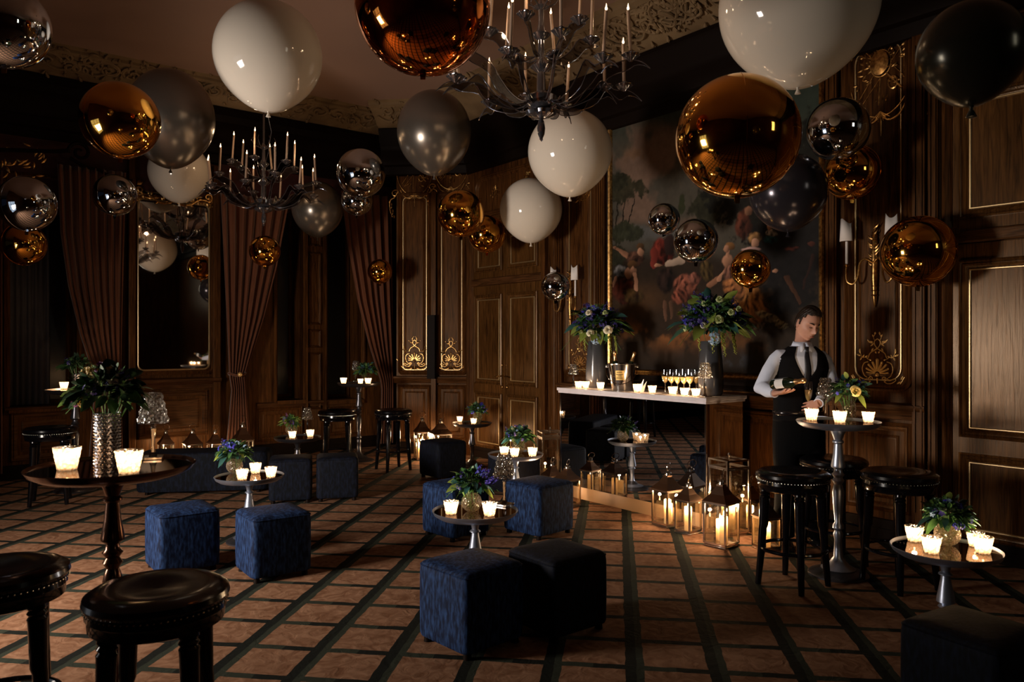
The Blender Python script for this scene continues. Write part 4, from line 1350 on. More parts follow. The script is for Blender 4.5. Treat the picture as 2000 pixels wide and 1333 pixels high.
# long upholstered bench behind the left low table
t = thing('bench', 'long low dark velvet bench behind the left low table', 'bench', (-3.16, 7.95, 0), R(9))
g = G(); g.loft([((0, 0, z), (.64 * k, 0, 0), (0, .21 * k, 0)) for z, k in ((.035, .98), (.06, 1), (.36, 1), (.40, .985), (.415, .96), (.42, .9))], 48, 9); g.build('upholstery', 'pouf_dark_shaded', t, angle=60)
for x in (-.54, .54):
    for y in (-.14, .14):
        g = G(); g.lathe([(.022, 0), (.018, .04)], 10, x, y, 0); g.build('foot', 'wood_dark', t)

# ------------------------------------------------------------------ bar stools
def make_stool(label, loc, rz):
    t = thing('bar_stool', label, 'bar stool', loc, rz, 'round black bar stools')
    h = .72; r = .225
    g = G()
    g.lathe([(0.0, h - .115), (r - .03, h - .115), (r - .014, h - .108), (r - .012, h - .075), (r - .006, h - .068), (r - .008, h - .045), (r - .02, h - .04)], 44)
    g.build('seat_rim', 'black_lacquer', t)
    g = G()
    prof = [(0, h - .05), (r - .02, h - .05), (r - .004, h - .040), (r + .004, h - .025), (r, h - .008), (r - .025, h + .008), (r - .07, h + .012), (r - .13, h + .004), (0, h - .002)]
    g.lathe(prof, 44, cap=False)
    g.build('seat', 'leather', t)
    g = G()
    for i in range(72):
        a = TAU * i / 72
        g.sphere(((r - .003) * math.cos(a), (r - .003) * math.sin(a), h - .046), .0034, 5, 4)
    o = g.build('nail_trim', 'nail', t); o['kind'] = 'stuff'
    for k in range(4):
        a = R(45 + 90 * k)
        c, s = math.cos(a), math.sin(a)
        g = G()
        path, rad = [], []
        for z, rr, off in ((h - .10, .032, .170), (h - .125, .034, .171), (h - .135, .027, .171), (h - .145, .034, .172), (h - .155, .027, .172), (h - .165, .034, .173), (h - .18, .032, .174), (h - .34, .029, .180), (.36, .026, .186), (.2, .023, .196), (0, .018, .215)):
            path.append((c * off, s * off, z)); rad.append(rr)
        g.tube(path, rad, 12)
        g.build('leg', 'black_lacquer', t, angle=30)
    g = G()
    g.tube([(.197 * math.cos(TAU * i / 32), .197 * math.sin(TAU * i / 32), .235) for i in range(33)], .0115, 8, cap=False)
    g.build('foot_ring', 'black_lacquer', t)
    return t
s0 = make_stool('black leather bar stool with studded rim, in the lower left foreground', (-1.19, 2.58, 0), R(12))
for x, y, a, l in (
    (-1.87, 2.80, 30, 'black leather bar stool cut off by the left edge of the picture'),
    (-4.42, 7.35, 25, 'black leather bar stool by the first window, left of the flowers'),
    (-2.08, 9.15, 10, 'black leather bar stool left of the small high table at the back'),
    (-1.43, 9.25, 35, 'black leather bar stool right of the small high table at the back'),
    (1.785, 4.88, 38, 'black leather bar stool beside the lanterns, left of the waiter\'s table'),
    (2.45, 4.86, 20, 'black leather bar stool right of the waiter\'s table, by the panelling'),
    (2.27, 5.42, 5, 'black leather bar stool half hidden behind the waiter\'s table'),
):
    dup(s0, l, (x, y, 0), R(a))

# ------------------------------------------------------------------ pedestal tables
def pedestal(name, label, loc, h, d, mat, tray, low=False, group=None, bottom='alu_dark'):
    t = thing(name, label, 'table', loc, 0, group)
    r = d / 2
    g = G()
    g.lathe([(0.02, h - .046), (r * .55, h - .044), (r * .84, h - .032), (r * .95, h - .014), (r * .985, h + .002), (r, h + .008), (r * .985, h + .011), (r * .965, h + .002), (r * .95, h - .003), (0, h - .003)], 56)
    g.build('tray_top', tray, t)
    g = G(); g.lathe([(0, h - .002), (r * .945, h - .002), (r * .945, h + .0005), (0, h + .0005)], 56); g.build('mirror_inset', 'table_mirror', t)
    g = G()
    if low:
        prof = [(.045, h - .05), (.036, h - .06), (.024, h - .085), (.020, h - .11), (.032, h - .118), (.034, h - .123), (.022, h - .13), (.024, h - .15), (.040, h - .235), (.043, h - .26), (.026, h - .272), (.036, h - .285), (.024, h - .30), (.020, .15), (.026, .09), (.05, .06), (.12, .035)]
    else:
        prof = [(.048, h - .05), (.046, h - .065), (.036, h - .085), (.026, h - .115), (.036, h - .125), (.036, h - .132), (.026, h - .142), (.032, h - .21), (.045, h - .285), (.044, h - .295), (.026, h - .31), (.028, h - .33), (.040, h - .345), (.026, h - .365), (.038, h - .385), (.024, h - .41), (.030, h - .425), (.038, h - .46), (.030, h - .58), (.022, h - .66), (.034, h - .68), (.036, h - .70), (.022, h - .715), (.032, h - .74), (.024, h - .78), (.030, .12), (.06, .075), (.11, .045)]
    prof = [p_ for p_ in prof if p_[1] > .03]
    g.lathe(prof[::-1], 24)
    g.build('pedestal', mat, t)
    g = G(); rb = r * ((.72 if d < .6 else .55) if not low else .66)
    g.lathe([(rb, 0), (rb, .010), (rb * .95, .018), (rb * .72, .030), (rb * .40, .05), (.04, .085)], 44)
    g.build('base', bottom, t)
    return t
HT = 'high round pedestal tables'
HT1 = fpx(220, 914, 1.035); HT1.z = 0
pedestal('high_table', 'large dark bronze high table in the left foreground', HT1, 1.035, .63, 'bronze', 'bronze', group=HT)
HT2 = fpx(147, 763, 1.04); HT2.z = 0
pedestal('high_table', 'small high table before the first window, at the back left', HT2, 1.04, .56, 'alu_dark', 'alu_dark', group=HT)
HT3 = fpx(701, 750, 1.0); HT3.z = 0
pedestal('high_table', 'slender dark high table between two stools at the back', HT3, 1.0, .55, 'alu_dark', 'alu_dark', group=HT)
HT4 = fpx(1637, 826, 1.010); HT4.z = 0
pedestal('high_table', 'pewter high table where the waiter pours champagne', HT4, 1.010, .53, 'alu', 'alu', group=HT)
LTG = 'low round pewter tables'
def low_table(px, py, d, label, mat='alu', tray='alu', z=.5):
    q = fpx(px, py, z); q.z = 0
    pedestal('low_table', label, q, z, d, mat, tray, True, LTG)
    return q
LTl = low_table(487, 932, .52, 'low pewter table with blue flowers, left of centre')
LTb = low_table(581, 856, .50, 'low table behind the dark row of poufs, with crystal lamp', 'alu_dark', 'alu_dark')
LTc = low_table(928, 1000, .53, 'central low pewter table with a ball vase and two votives')
LT2 = low_table(1007, 889, .515, 'low pewter table left of the bar with three votives')
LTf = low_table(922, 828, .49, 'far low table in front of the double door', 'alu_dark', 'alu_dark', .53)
LTr = low_table(1847, 1075, .51, 'low pewter table at the lower right with flowers')

# ------------------------------------------------------------------ votives
def make_votive(label, loc, group):
    t = thing('votive_candle', label, 'candle holder', loc, 0, group)
    g = G()
    def wob(a, j): return 1 + .03 * math.cos(a * 9 + (j % 2) * PI)
    prof = [(.030, .0), (.033, .012), (.036, .028), (.039, .044), (.042, .060), (.044, .072), (.045, .080)]
    g.lathe(prof, 27, wob=wob, cap=False)
    g.build('glass_cup', 'votive', t, angle=15, solid=.002)
    g = G(); g.lathe([(.0, .002), (.030, .002), (.031, .010), (0, .010)], 20); g.build('glass_base', 'glass', t)
    g = G(); g.lathe([(0, .011), (.019, .011), (.019, .026), (0, .024)], 16); g.build('tealight', 'wax', t)
    g = G(); g.lathe([(0, .026), (.004, .031), (.0048, .037), (.003, .046), (0.0, .055)], 8); g.build('flame', 'flame', t)
    point_light('votive_light', (0, 0, .062), CANDLE_W, parent=t)
    return t
VG = 'lit cut-glass votive candles'
v0 = make_votive('lit votive on the large foreground table, left of its vase', fpx(131, 918, 1.036), VG)
v0.scale = (1.12, 1.12, 1.12)
VOT = [
    (252, 925, 1.036, 1.12, 'lit votive on the large foreground table, right of its vase'),
    (125, 761, 1.041, .95, 'lit votive on the back left high table, left of its vase'),
    (181, 759, 1.041, .95, 'lit votive on the back left high table, right of its vase'),
    (671, 750, 1.001, .95, 'lit votive at the left rim of the slender dark high table'),
    (704, 750.5, 1.001, .8, 'small lit votive in the middle of the slender dark high table'),
    (719, 751, 1.001, .95, 'lit votive at the right of the slender dark high table'),
    (1585, 822, 1.011, 1.0, 'lit votive below the champagne flute on the waiter\'s table'),
    (1640, 827, 1.011, 1.0, 'lit votive below the yellow rose on the waiter\'s table'),
    (1696, 826, 1.011, .9, 'lit votive at the right rim of the waiter\'s table'),
    (473, 938, .501, 1.0, 'lit votive at the front of the left low table'),
    (499, 925, .501, 1.0, 'lit votive behind another beside the blue flowers, left low table'),
    (529, 933, .501, 1.0, 'lit votive at the right rim of the left low table'),
    (571, 857, .501, .95, 'lit votive before the ball vase on the low table behind the poufs'),
    (606, 854, .501, .95, 'lit votive under the crystal lamp on the low table behind the poufs'),
    (898, 825, .531, .85, 'lit votive at the left of the far low table'),
    (925, 829, .531, .85, 'lit votive at the front of the far low table'),
    (985, 890, .501, 1.0, 'lit votive left of the vase on the low table by the bar'),
    (1005, 893, .501, 1.0, 'lit votive in front of the vase on the low table by the bar'),
    (1040, 892, .501, 1.0, 'lit votive at the right of the low table by the bar'),
    (881, 1005, .501, 1.0, 'lit votive left of the ball vase on the central low table'),
    (956, 1008, .501, 1.0, 'lit votive right of the ball vase on the central low table'),
    (1786, 1058, .501, 1.0, 'lit votive at the left of the lower right table'),
    (1819, 1081, .501, 1.02, 'lit votive in front of the ball vase on the lower right table'),
    (1920, 1081, .501, 1.02, 'lit votive at the right front of the lower right table'),
    (1905, 1068, .501, .9, 'lit votive behind another at the right of the lower right table'),
]
for px, py, z, s_, l in VOT:
    dup(v0, l, fpx(px, py, z), rnd.uniform(0, 1), s_)

# ------------------------------------------------------------------ mirrored bar
BZ = 1.08
bar = thing('bar_counter', 'mirrored bar counter with a thick white top before the painting', 'bar counter', (0, 0, 0))
WF = Wall(TA, NA, 5.16)
b0 = Vector((.508, 7.78, 0)).dot(WF.t); b1 = Vector((1.6, 6.35, 0)).dot(WF.t)
bar.location = WF.p((b0 + b1) / 2, -.25, 0)
def BB(g, nm, mt, **k): return local(g, bar).build(nm, mt, bar, **k)
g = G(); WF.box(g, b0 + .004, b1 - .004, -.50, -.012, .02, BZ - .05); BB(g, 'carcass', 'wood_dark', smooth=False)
g = G(); WF.box(g, b0, b1, -.010, 0, .115, BZ - .052); BB(g, 'front_mirror', 'mirror', smooth=False)
g = G(); WF.box(g, b1 - .004, b1 + .006, -.50, 0, .115, BZ - .052); BB(g, 'side_mirror', 'old_mirror', smooth=False)
g = G(); WF.box(g, b0 - .006, b0 + .004, -.50, 0, .115, BZ - .052); BB(g, 'side_mirror', 'old_mirror', smooth=False)
g = G(); WF.box(g, b0, b1, -.012, .004, 0, .115); WF.box(g, b1 - .002, b1 + .008, -.50, 0, 0, .115); BB(g, 'kickboard', 'plinth', smooth=False)
g = G(); WF.box(g, b1 - .006, b1 + .008, -.014, .004, .0, BZ - .052); WF.box(g, b0 - .008, b0 + .006, -.014, .004, .0, BZ - .052); BB(g, 'corner_strip', 'chrome', smooth=False)
g = G(); WF.box(g, b0 - .02, b1 + .02, -.52, .02, BZ - .052, BZ - .03); WF.box(g, b0 - .03, b1 + .03, -.53, .03, BZ - .03, BZ); BB(g, 'counter_top', 'marble', smooth=False, bevel=.004)

def bar_pt(px, d=-.12, z=BZ):
    """point on the counter d metres behind its front edge at a pixel column"""
    q = WF.p(WF.u(px, d), d, z)
    return q
for px, d, s_, l in ((1130, -.05, .85, 'lit votive at the far left of the bar, first of a close pair'), (1144, -.10, .85, 'lit votive at the far left of the bar, second of a close pair'),
                  (1173, -.10, .85, 'lit votive on the bar between the left vase and the ice bucket'), (1245, -.07, .95, 'lit votive on the bar right in front of the ice bucket\'s napkin'),
                  (1274, -.09, .85, 'lit votive on the bar between napkin and champagne glasses'), (1314, -.06, .9, 'lit votive on the bar in front of the champagne glasses'),
                  (1337, -.05, .85, 'lit votive on the bar before the right vase, left of a close pair'), (1359, -.05, .85, 'lit votive on the bar before the right vase, right of a close pair')):
    dup(v0, l, bar_pt(px, d, BZ + .001), 0, s_)

# ------------------------------------------------------------------ crystal lamps
def make_lamp(label, loc, rz=0):
    t = thing('crystal_lamp', label, 'lamp', loc, rz, 'small crystal table lamps')
    g = G(); g.box(-.042, .042, -.042, .042, 0, .012); g.build('base', 'chrome', t, bevel=.002)
    g = G(); g.lathe([(.018, .012), (.011, .03), (.0075, .06), (.011, .12), (.013, .135), (.006, .142), (.013, .148), (.013, .156), (.006, .16)], 6); g.build('stem', 'crystal', t, angle=10)
    g = G()
    # faceted shade: three rows of prisms
    rows = [(.160, .064), (.194, .056), (.228, .049), (.262, .041), (.294, .034)]
    for j in range(4):
        (z0, r0), (z1, r1) = rows[j], rows[j + 1]
        n = 18
        for i in range(n):
            a0 = TAU * (i + .5 * (j % 2)) / n; a1 = TAU * (i + 1 + .5 * (j % 2)) / n; am = (a0 + a1) / 2
            pts = [(r0 * math.cos(a0), r0 * math.sin(a0), z0), (r0 * math.cos(a1), r0 * math.sin(a1), z0), (r1 * math.cos(a1), r1 * math.sin(a1), z1), (r1 * math.cos(a0), r1 * math.sin(a0), z1)]
            c_ = ((r0 + r1) / 2 + .006)
            apex = (c_ * math.cos(am), c_ * math.sin(am), (z0 + z1) / 2)
            g.add(pts + [apex], [(0, 1, 4), (1, 2, 4), (2, 3, 4), (3, 0, 4)])
    g.build('crystal_shade', 'shade_crystal', t, smooth=False)
    return t
l0 = make_lamp('crystal lamp with faceted shade on the large foreground table', fpx(299, 897, 1.036), .3)
l0.scale = (.98, .98, .98)
for px, py, z, s_, l in (
    (695, 746, 1.001, .95, 'crystal lamp on the slender dark high table'),
    (600, 848, .501, 1.0, 'crystal lamp on the low table behind the poufs'),
    (985, 988, .501, 1.12, 'crystal lamp at the back of the central low table'),
    (1612, 816, 1.011, .95, 'crystal lamp beside the yellow rose on the waiter\'s table')):
    dup(l0, l, fpx(px, py, z), rnd.uniform(0, 1), s_)
dup(l0, 'crystal lamp at the left end of the bar, before the gilded ornament', bar_pt(1120, -.14, BZ), .5, .80)
dup(l0, 'crystal lamp at the right end of the bar, before the tall vase', bar_pt(1377, -.08, BZ), .5, .98)

# ------------------------------------------------------------------ lanterns
def make_lantern(label, loc, rz, w, h, flat=False, candles=((0, 0, .45),), group='steel and glass lanterns'):
    """w side, h total height incl. handle"""
    t = thing('lantern', label, 'lantern', loc, rz, group)
    s = w / 2
    hb_ = h * (.60 if not flat else .86)
    p = .0065
    g = G(); g.box(-s, s, -s, s, 0, .012); g.box(-s * .94, s * .94, -s * .94, s * .94, .012, .022); g.build('base', 'steel', t, bevel=.002)
    g = G()
    for x in (-1, 1):
        for y in (-1, 1):
            g.box(x * (s - p) - p, x * (s - p) + p, y * (s - p) - p, y * (s - p) + p, .02, hb_)
    for z in (.022, hb_ - .012):
        for k in range(4):
            m_ = Matrix.Rotation(k * PI / 2, 4, 'Z')
            g.box(-s, s, -s, -s + .008, z, z + .010, m_)
    g.build('frame', 'steel', t, smooth=False)
    for k in range(4):
        m_ = Matrix.Rotation(k * PI / 2, 4, 'Z')
        g = G(); g.box(-s + .012, s - .012, -s + .006, -s + .0085, .03, hb_ - .01, m_)
        g.build('glass_pane', 'lantern_glass', t, smooth=False)
    if flat:
        g = G()
        z2 = h * .97
        for x in (-1, 1):
            for y in (-1, 1):
                g.box(x * (s - p) - p * 1.3, x * (s - p) + p * 1.3, y * (s - p) - p * 1.3, y * (s - p) + p * 1.3, hb_, z2)
        for z in (hb_, z2 - .012):
            for k in range(4):
                g.box(-s, s, -s, -s + .013, z, z + .013, Matrix.Rotation(k * PI / 2, 4, 'Z'))
        g.box(-s, s, -.008, .008, z2 - .01, z2); g.box(-.008, .008, -s, s, z2 - .01, z2)
        g.build('open_crown', 'steel', t, smooth=False)
        g = G(); g.lathe([(.006, z2), (.006, z2 + .02), (.014, z2 + .03), (.010, z2 + .045), (0.0, z2 + .05)], 12); g.build('finial', 'steel', t)
    else:
        zr = h * .84
        g = G()
        a, b_, c_ = s * 1.06, s * .62, s * .28
        rings = [(a, hb_), (a, hb_ + .008), (b_ * 1.0, hb_ + (zr - hb_) * .45), (c_, zr - .012), (c_, zr)]
        vs, fs = [], []
        for r_, z in rings:
            vs += [(-r_, -r_, z), (r_, -r_, z), (r_, r_, z), (-r_, r_, z)]
        for j in range(len(rings) - 1):
            for i in range(4):
                k = (i + 1) % 4
                fs.append((j * 4 + i, j * 4 + k, j * 4 + 4 + k, j * 4 + 4 + i))
        fs.append((3, 2, 1, 0)); fs.append(tuple(4 * (len(rings) - 1) + i for i in range(4)))
        g.add(vs, fs); g.build('roof', 'roof_steel', t, smooth=False)
        g = G(); g.lathe([(c_ * .9, zr), (c_ * .8, zr + h * .03), (c_ * 1.15, zr + h * .035), (c_ * 1.0, zr + h * .055), (c_ * .25, zr + h * .065), (c_ * .3, zr + h * .09), (0, zr + h * .10)], 14); g.build('chimney_cap', 'steel', t)
        g = G()
        rr = h * .075
        g.tube([(rr * math.sin(TAU * i / 20), .02 * math.sin(TAU * i / 20 + .5) - .012, zr + h * .075 - rr * .0 + rr * (1 - math.cos(TAU * i / 20)) * .95 - h * .01) for i in range(21)], .0034, 6, cap=False)
        g.build('ring_handle', 'chrome', t)
    return t
def make_pillar(label, loc, r, h, on=True, group='pillar candles standing in lanterns'):
    t = thing('pillar_candle', label, 'candle', loc, 0, group)
    g = G(); g.lathe([(r, 0), (r, h - .004), (r * .9, h), (r * .55, h - .006), (0, h - .008)], 20); g.build('wax', 'wax', t)
    g = G(); g.tube([(0, 0, h - .008), (.001, 0, h + .008)], .0012, 5); g.build('wick', 'wick', t)
    if on:
        g = G(); g.lathe([(0, h + .002), (.005, h + .010), (.0058, h + .018), (.0035, h + .032), (0, h + .044)], 8); g.build('flame', 'flame', t)
        point_light('candle_light', (0, 0, h + .058), LANTERN_W, parent=t)
        point_light('wax_glow', (0, 0, h - .03), LANTERN_W * .6, parent=t)
    return t
PG = 'pillar candles standing in lanterns'
LANT = [
    # x, y, rz, w, h, flat, candle offsets(x,y,h), short name
    ((1304, 6.47), 32, .19, .50, False, ((-.02, -.02, .20), (.045, .03, .15)), 'square steel lantern leftmost of the cluster at the bar\'s right end'),
    ((1344, 6.21), 38, .155, .445, False, ((0, 0, .19),), 'smallest lantern at the front of the cluster at the bar\'s right end'),
    ((1409, 5.83), 42, .195, .55, False, ((0, -.02, .20), (.05, .045, .16)), 'largest roofed lantern at the front right of the bar\'s lantern cluster'),
    ((1424, 6.20), 25, .23, .62, True, ((-.04, 0, .26), (.05, .03, .20)), 'tall flat-topped glass lantern behind the cluster at the bar\'s right end'),
    ((1465, 6.30), 30, .15, .43, False, ((0, 0, .18),), 'small lantern right of the tall one, beside the bar stool'),
    ((1497, 5.72), 20, .15, .40, False, ((0, 0, .18),), 'lantern hidden behind the legs of the bar stool'),
    ((1078, 7.48), 30, .15, .40, False, ((0, 0, .17),), 'small lantern at the left front corner of the bar'),
    ((1108, 7.22), 38, .18, .42, False, ((0, 0, .17),), 'wider lantern at the bar\'s left, just above the blue pouf'),
    ((1075, 8.25), 12, .24, .60, True, ((0, 0, .12),), 'tall flat-topped glass lantern left of the bar, before the door'),
    ((825, 10.05), 20, .19, .60, False, ((0, 0, .24), (-.05, .03, .2)), 'left one of the two lanterns by the corner wall'),
    ((861, 9.85), 20, .235, .60, False, ((-.06, 0, .22), (.03, -.03, .22)), 'right one of the two lanterns by the corner wall'),
    ((324, 9.25), 35, .16, .52, False, ((0, 0, .2),), 'first lantern from the left, on the floor under the mirror'),
    ((376, 9.15), 35, .19, .54, False, ((0, 0, .2),), 'middle lantern on the floor under the mirror'),
    ((420, 9.25), 35, .16, .52, False, ((0, 0, .2),), 'third lantern from the left, at the foot of the mirror pier'),
    ((474, 9.05), 35, .20, .64, False, ((0, 0, .24),), 'big lantern before the gathered curtain right of the mirror'),
]
for (px, Y), a, w, h, fl, cds, l in LANT:
    X = (px - 1000) / F * Y
    make_lantern(l, (X, Y, 0), R(a), w, h, fl)
    for ci, (cx, cy, ch) in enumerate(cds):
        ca_, sa_ = math.cos(R(a)), math.sin(R(a))
        make_pillar(('lit ivory pillar candle inside the ' if ci == 0 else 'second, set-back pillar candle inside the ') + ' '.join(l.replace('square steel ', '').split()[:10 if ci == 0 else 10]).rstrip(','), (X + cx * ca_ - cy * sa_, Y + cx * sa_ + cy * ca_, .022), .030, ch)
# ivory candle standing on the floor beside the tall lantern
make_pillar('short ivory pillar candle on the floor by the bar\'s left lanterns', fpx(1062, 990, 0), .045, .13, True, 'pillar candles on the floor')

# ------------------------------------------------------------------ balloons
def latex(label, px, py, r, D, mat, knot=True, ry=None, group=None, mono='white'):
    Y = D * F / (2 * r)
    c = dpx(px, py, Y)
    t = thing('latex_balloon', label, 'balloon', c, 0, group)
    g = G(); R0 = D / 2
    k = (ry or r) / r
    vs = []
    seg, rings = 48, 32
    prof = []
    for j in range(rings + 1):
        th = PI * j / rings
        z = -math.cos(th)
        rr = math.sin(th)
        if z < 0:
            pass
        pull = 1 + .08 * max(0, -z) ** 6
        prof.append((max(R0 * rr, 0.0001) * (1 - .03 * max(0, -z) ** 3), R0 * k * z * pull))
    g.lathe(prof, seg, cap=False)
    g.build('balloon_body', mat, t, angle=180)
    zb = -R0 * k * 1.08
    g = G(); g.lathe([(.016, zb + .012), (.007, zb - .002), (.006, zb - .010), (.013, zb - .024), (.018, zb - .036), (.012, zb - .038)], 14)
    g.build('knot', mat, t)
    return t
def foil(label, px, py, r, D, mat, rz=20, group=None, ry=None):
    Y = D * F / (2 * r)
    c = dpx(px, py, Y)
    t = thing('foil_balloon', label, 'balloon', c, 0, group)
    R0 = D / 2
    k = (ry or r) / r
    g = G()
    def wob(a, j): return 1 + .0022 * math.sin(a * 22) * (1 if 6 < j < 26 else 0)
    g.lathe([(max(R0 * math.sin(PI * j / 32), .0001), -R0 * k * math.cos(PI * j / 32)) for j in range(33)], 64, cap=False, wob=wob)
    g.build('balloon_body', mat, t, angle=180)
    g = G()
    m_ = Matrix.Rotation(R(rz), 4, 'Z')
    g.tube([m_ @ Vector(((R0 + .0005) * math.cos(TAU * i / 60), 0, (R0 * k + .0005) * math.sin(TAU * i / 60))) for i in range(61)], .0016, 5, cap=False)
    g.build('seam', mat, t)
    g = G(); g.hexa([(-.012, -.001, -R0 * k - .03), (.012, -.001, -R0 * k - .03), (.012, .001, -R0 * k - .03), (-.012, .001, -R0 * k - .03), (-.016, -.001, -R0 * k + .004), (.016, -.001, -R0 * k + .004), (.016, .001, -R0 * k + .004), (-.016, .001, -R0 * k + .004)])
    g.build('filling_tab', mat, t)
    return t
GB, SB, WBn, PB = 'gold foil balloons', 'silver foil balloons', 'white latex balloons', 'pearl grey latex balloons'
foil('dark silver foil balloon cut by the top left corner', 8, 50, 82, .42, 'foil_silver', 40, SB)
foil('gold foil balloon overlapping a grey pearl balloon at the upper left', 235, 236, 73, .5, 'foil_gold', 60, GB)
latex('big pearl grey balloon behind a gold one at the upper left', 333, 230, 82, .80, 'latex_pearl', ry=93, group=PB)
latex('large white balloon above the far chandelier', 524, 108, 103, .75, 'latex_white', group=WBn)
latex('white balloon just above the wall mirror', 350, 336, 57, .70, 'latex_white', group=WBn)
foil('silver foil balloon left of the mirror, against the curtain', 224, 382, 40, .4, 'foil_silver', 70, SB)
foil('silver foil balloon at the left edge above a gold one', 52, 399, 53, .42, 'foil_silver', 70, SB)
foil('gold foil balloon below the silver one at the left edge', 46, 478, 41, .4, 'foil_gold', 60, GB)
foil('huge copper-gold foil balloon cut by the top edge, left of the big chandelier', 826, 12, 132, .66, 'foil_copper', 50, GB)
foil('silver foil balloon right of the far chandelier', 705, 339, 47, .5, 'foil_silver', 30, SB)
foil('small silver foil balloon peeping out below a bigger silver one', 697, 392, 30, .36, 'foil_silver', 30, SB)
latex('pearl grey balloon below the copper one, over the corner of the room', 848, 258, 72, .75, 'latex_pearl', ry=80, group=PB)
latex('dim pearl grey balloon at the right arm of the far chandelier', 620, 408, 49, .65, 'latex_pearl', ry=53, group=PB)
foil('gold foil balloon in front of the corner wall, left one of two', 900, 418, 46, .5, 'foil_gold', 80, GB)
foil('darker gold foil balloon half behind another, above the double door', 951, 458, 37, .45, 'foil_gold', 80, GB)
latex('white balloon above the double door', 1037, 410, 61, .70, 'latex_white', group=WBn)
latex('white balloon touching the tip of the big chandelier', 1113, 297, 82, .75, 'latex_white', group=WBn)
foil('small gold foil balloon below the far chandelier', 517, 491, 30, .36, 'foil_gold', 80, GB)
foil('smallest gold foil balloon, against the curtain nearest the corner', 742, 531, 24, .32, 'foil_gold', 80, GB)
latex('huge white balloon cut by the top edge, above the painting', 1558, 10, 150, .90, 'latex_white', group=WBn)
foil('largest gold foil balloon, hanging before the painting', 1440, 268, 119, .65, 'foil_gold', 82, GB)
foil('silver foil balloon right of the painting, above a gold one', 1636, 253, 60, .45, 'foil_silver', -40, SB)
foil('gold foil balloon right of the painting, below a silver one', 1664, 337, 53, .42, 'foil_gold', -40, GB)
latex('dark pearl balloon behind the largest gold one, on the painting\'s right', 1539, 374, 74, .56, 'latex_dark', group=PB)
latex('blurred dark olive balloon at the top right corner', 1897, 103, 98, .34, 'latex_olive', group=PB)
foil('gold foil balloon beside the wall sconce at the right', 1793, 492, 69, .5, 'foil_gold', -50, GB)
foil('smaller silver foil balloon of two before the painting', 1297, 429, 31, .28, 'foil_silver', 10, SB)
foil('bigger silver foil balloon of two before the painting', 1359, 471, 43, .36, 'foil_silver', 10, SB)
foil('small dim gold foil balloon before the seated women of the painting', 1466, 526, 38, .30, 'foil_gold', 10, GB)
foil('small silver foil balloon before the sconce left of the painting', 1085, 560, 28, .28, 'foil_silver', 10, SB)
g = G()
q0 = dpx(521, 216, 5.46)
g.tube([q0, q0 + Vector((.03, .01, -.15)), q0 + Vector((.0, .03, -.30)), q0 + Vector((-.02, .0, -.42)), q0 + Vector((-.03, .01, -.50))], .0018, 5)
tag(g.build('ribbon', 'ribbon'), 'thin silver ribbon trailing under the large white balloon', 'ribbon')

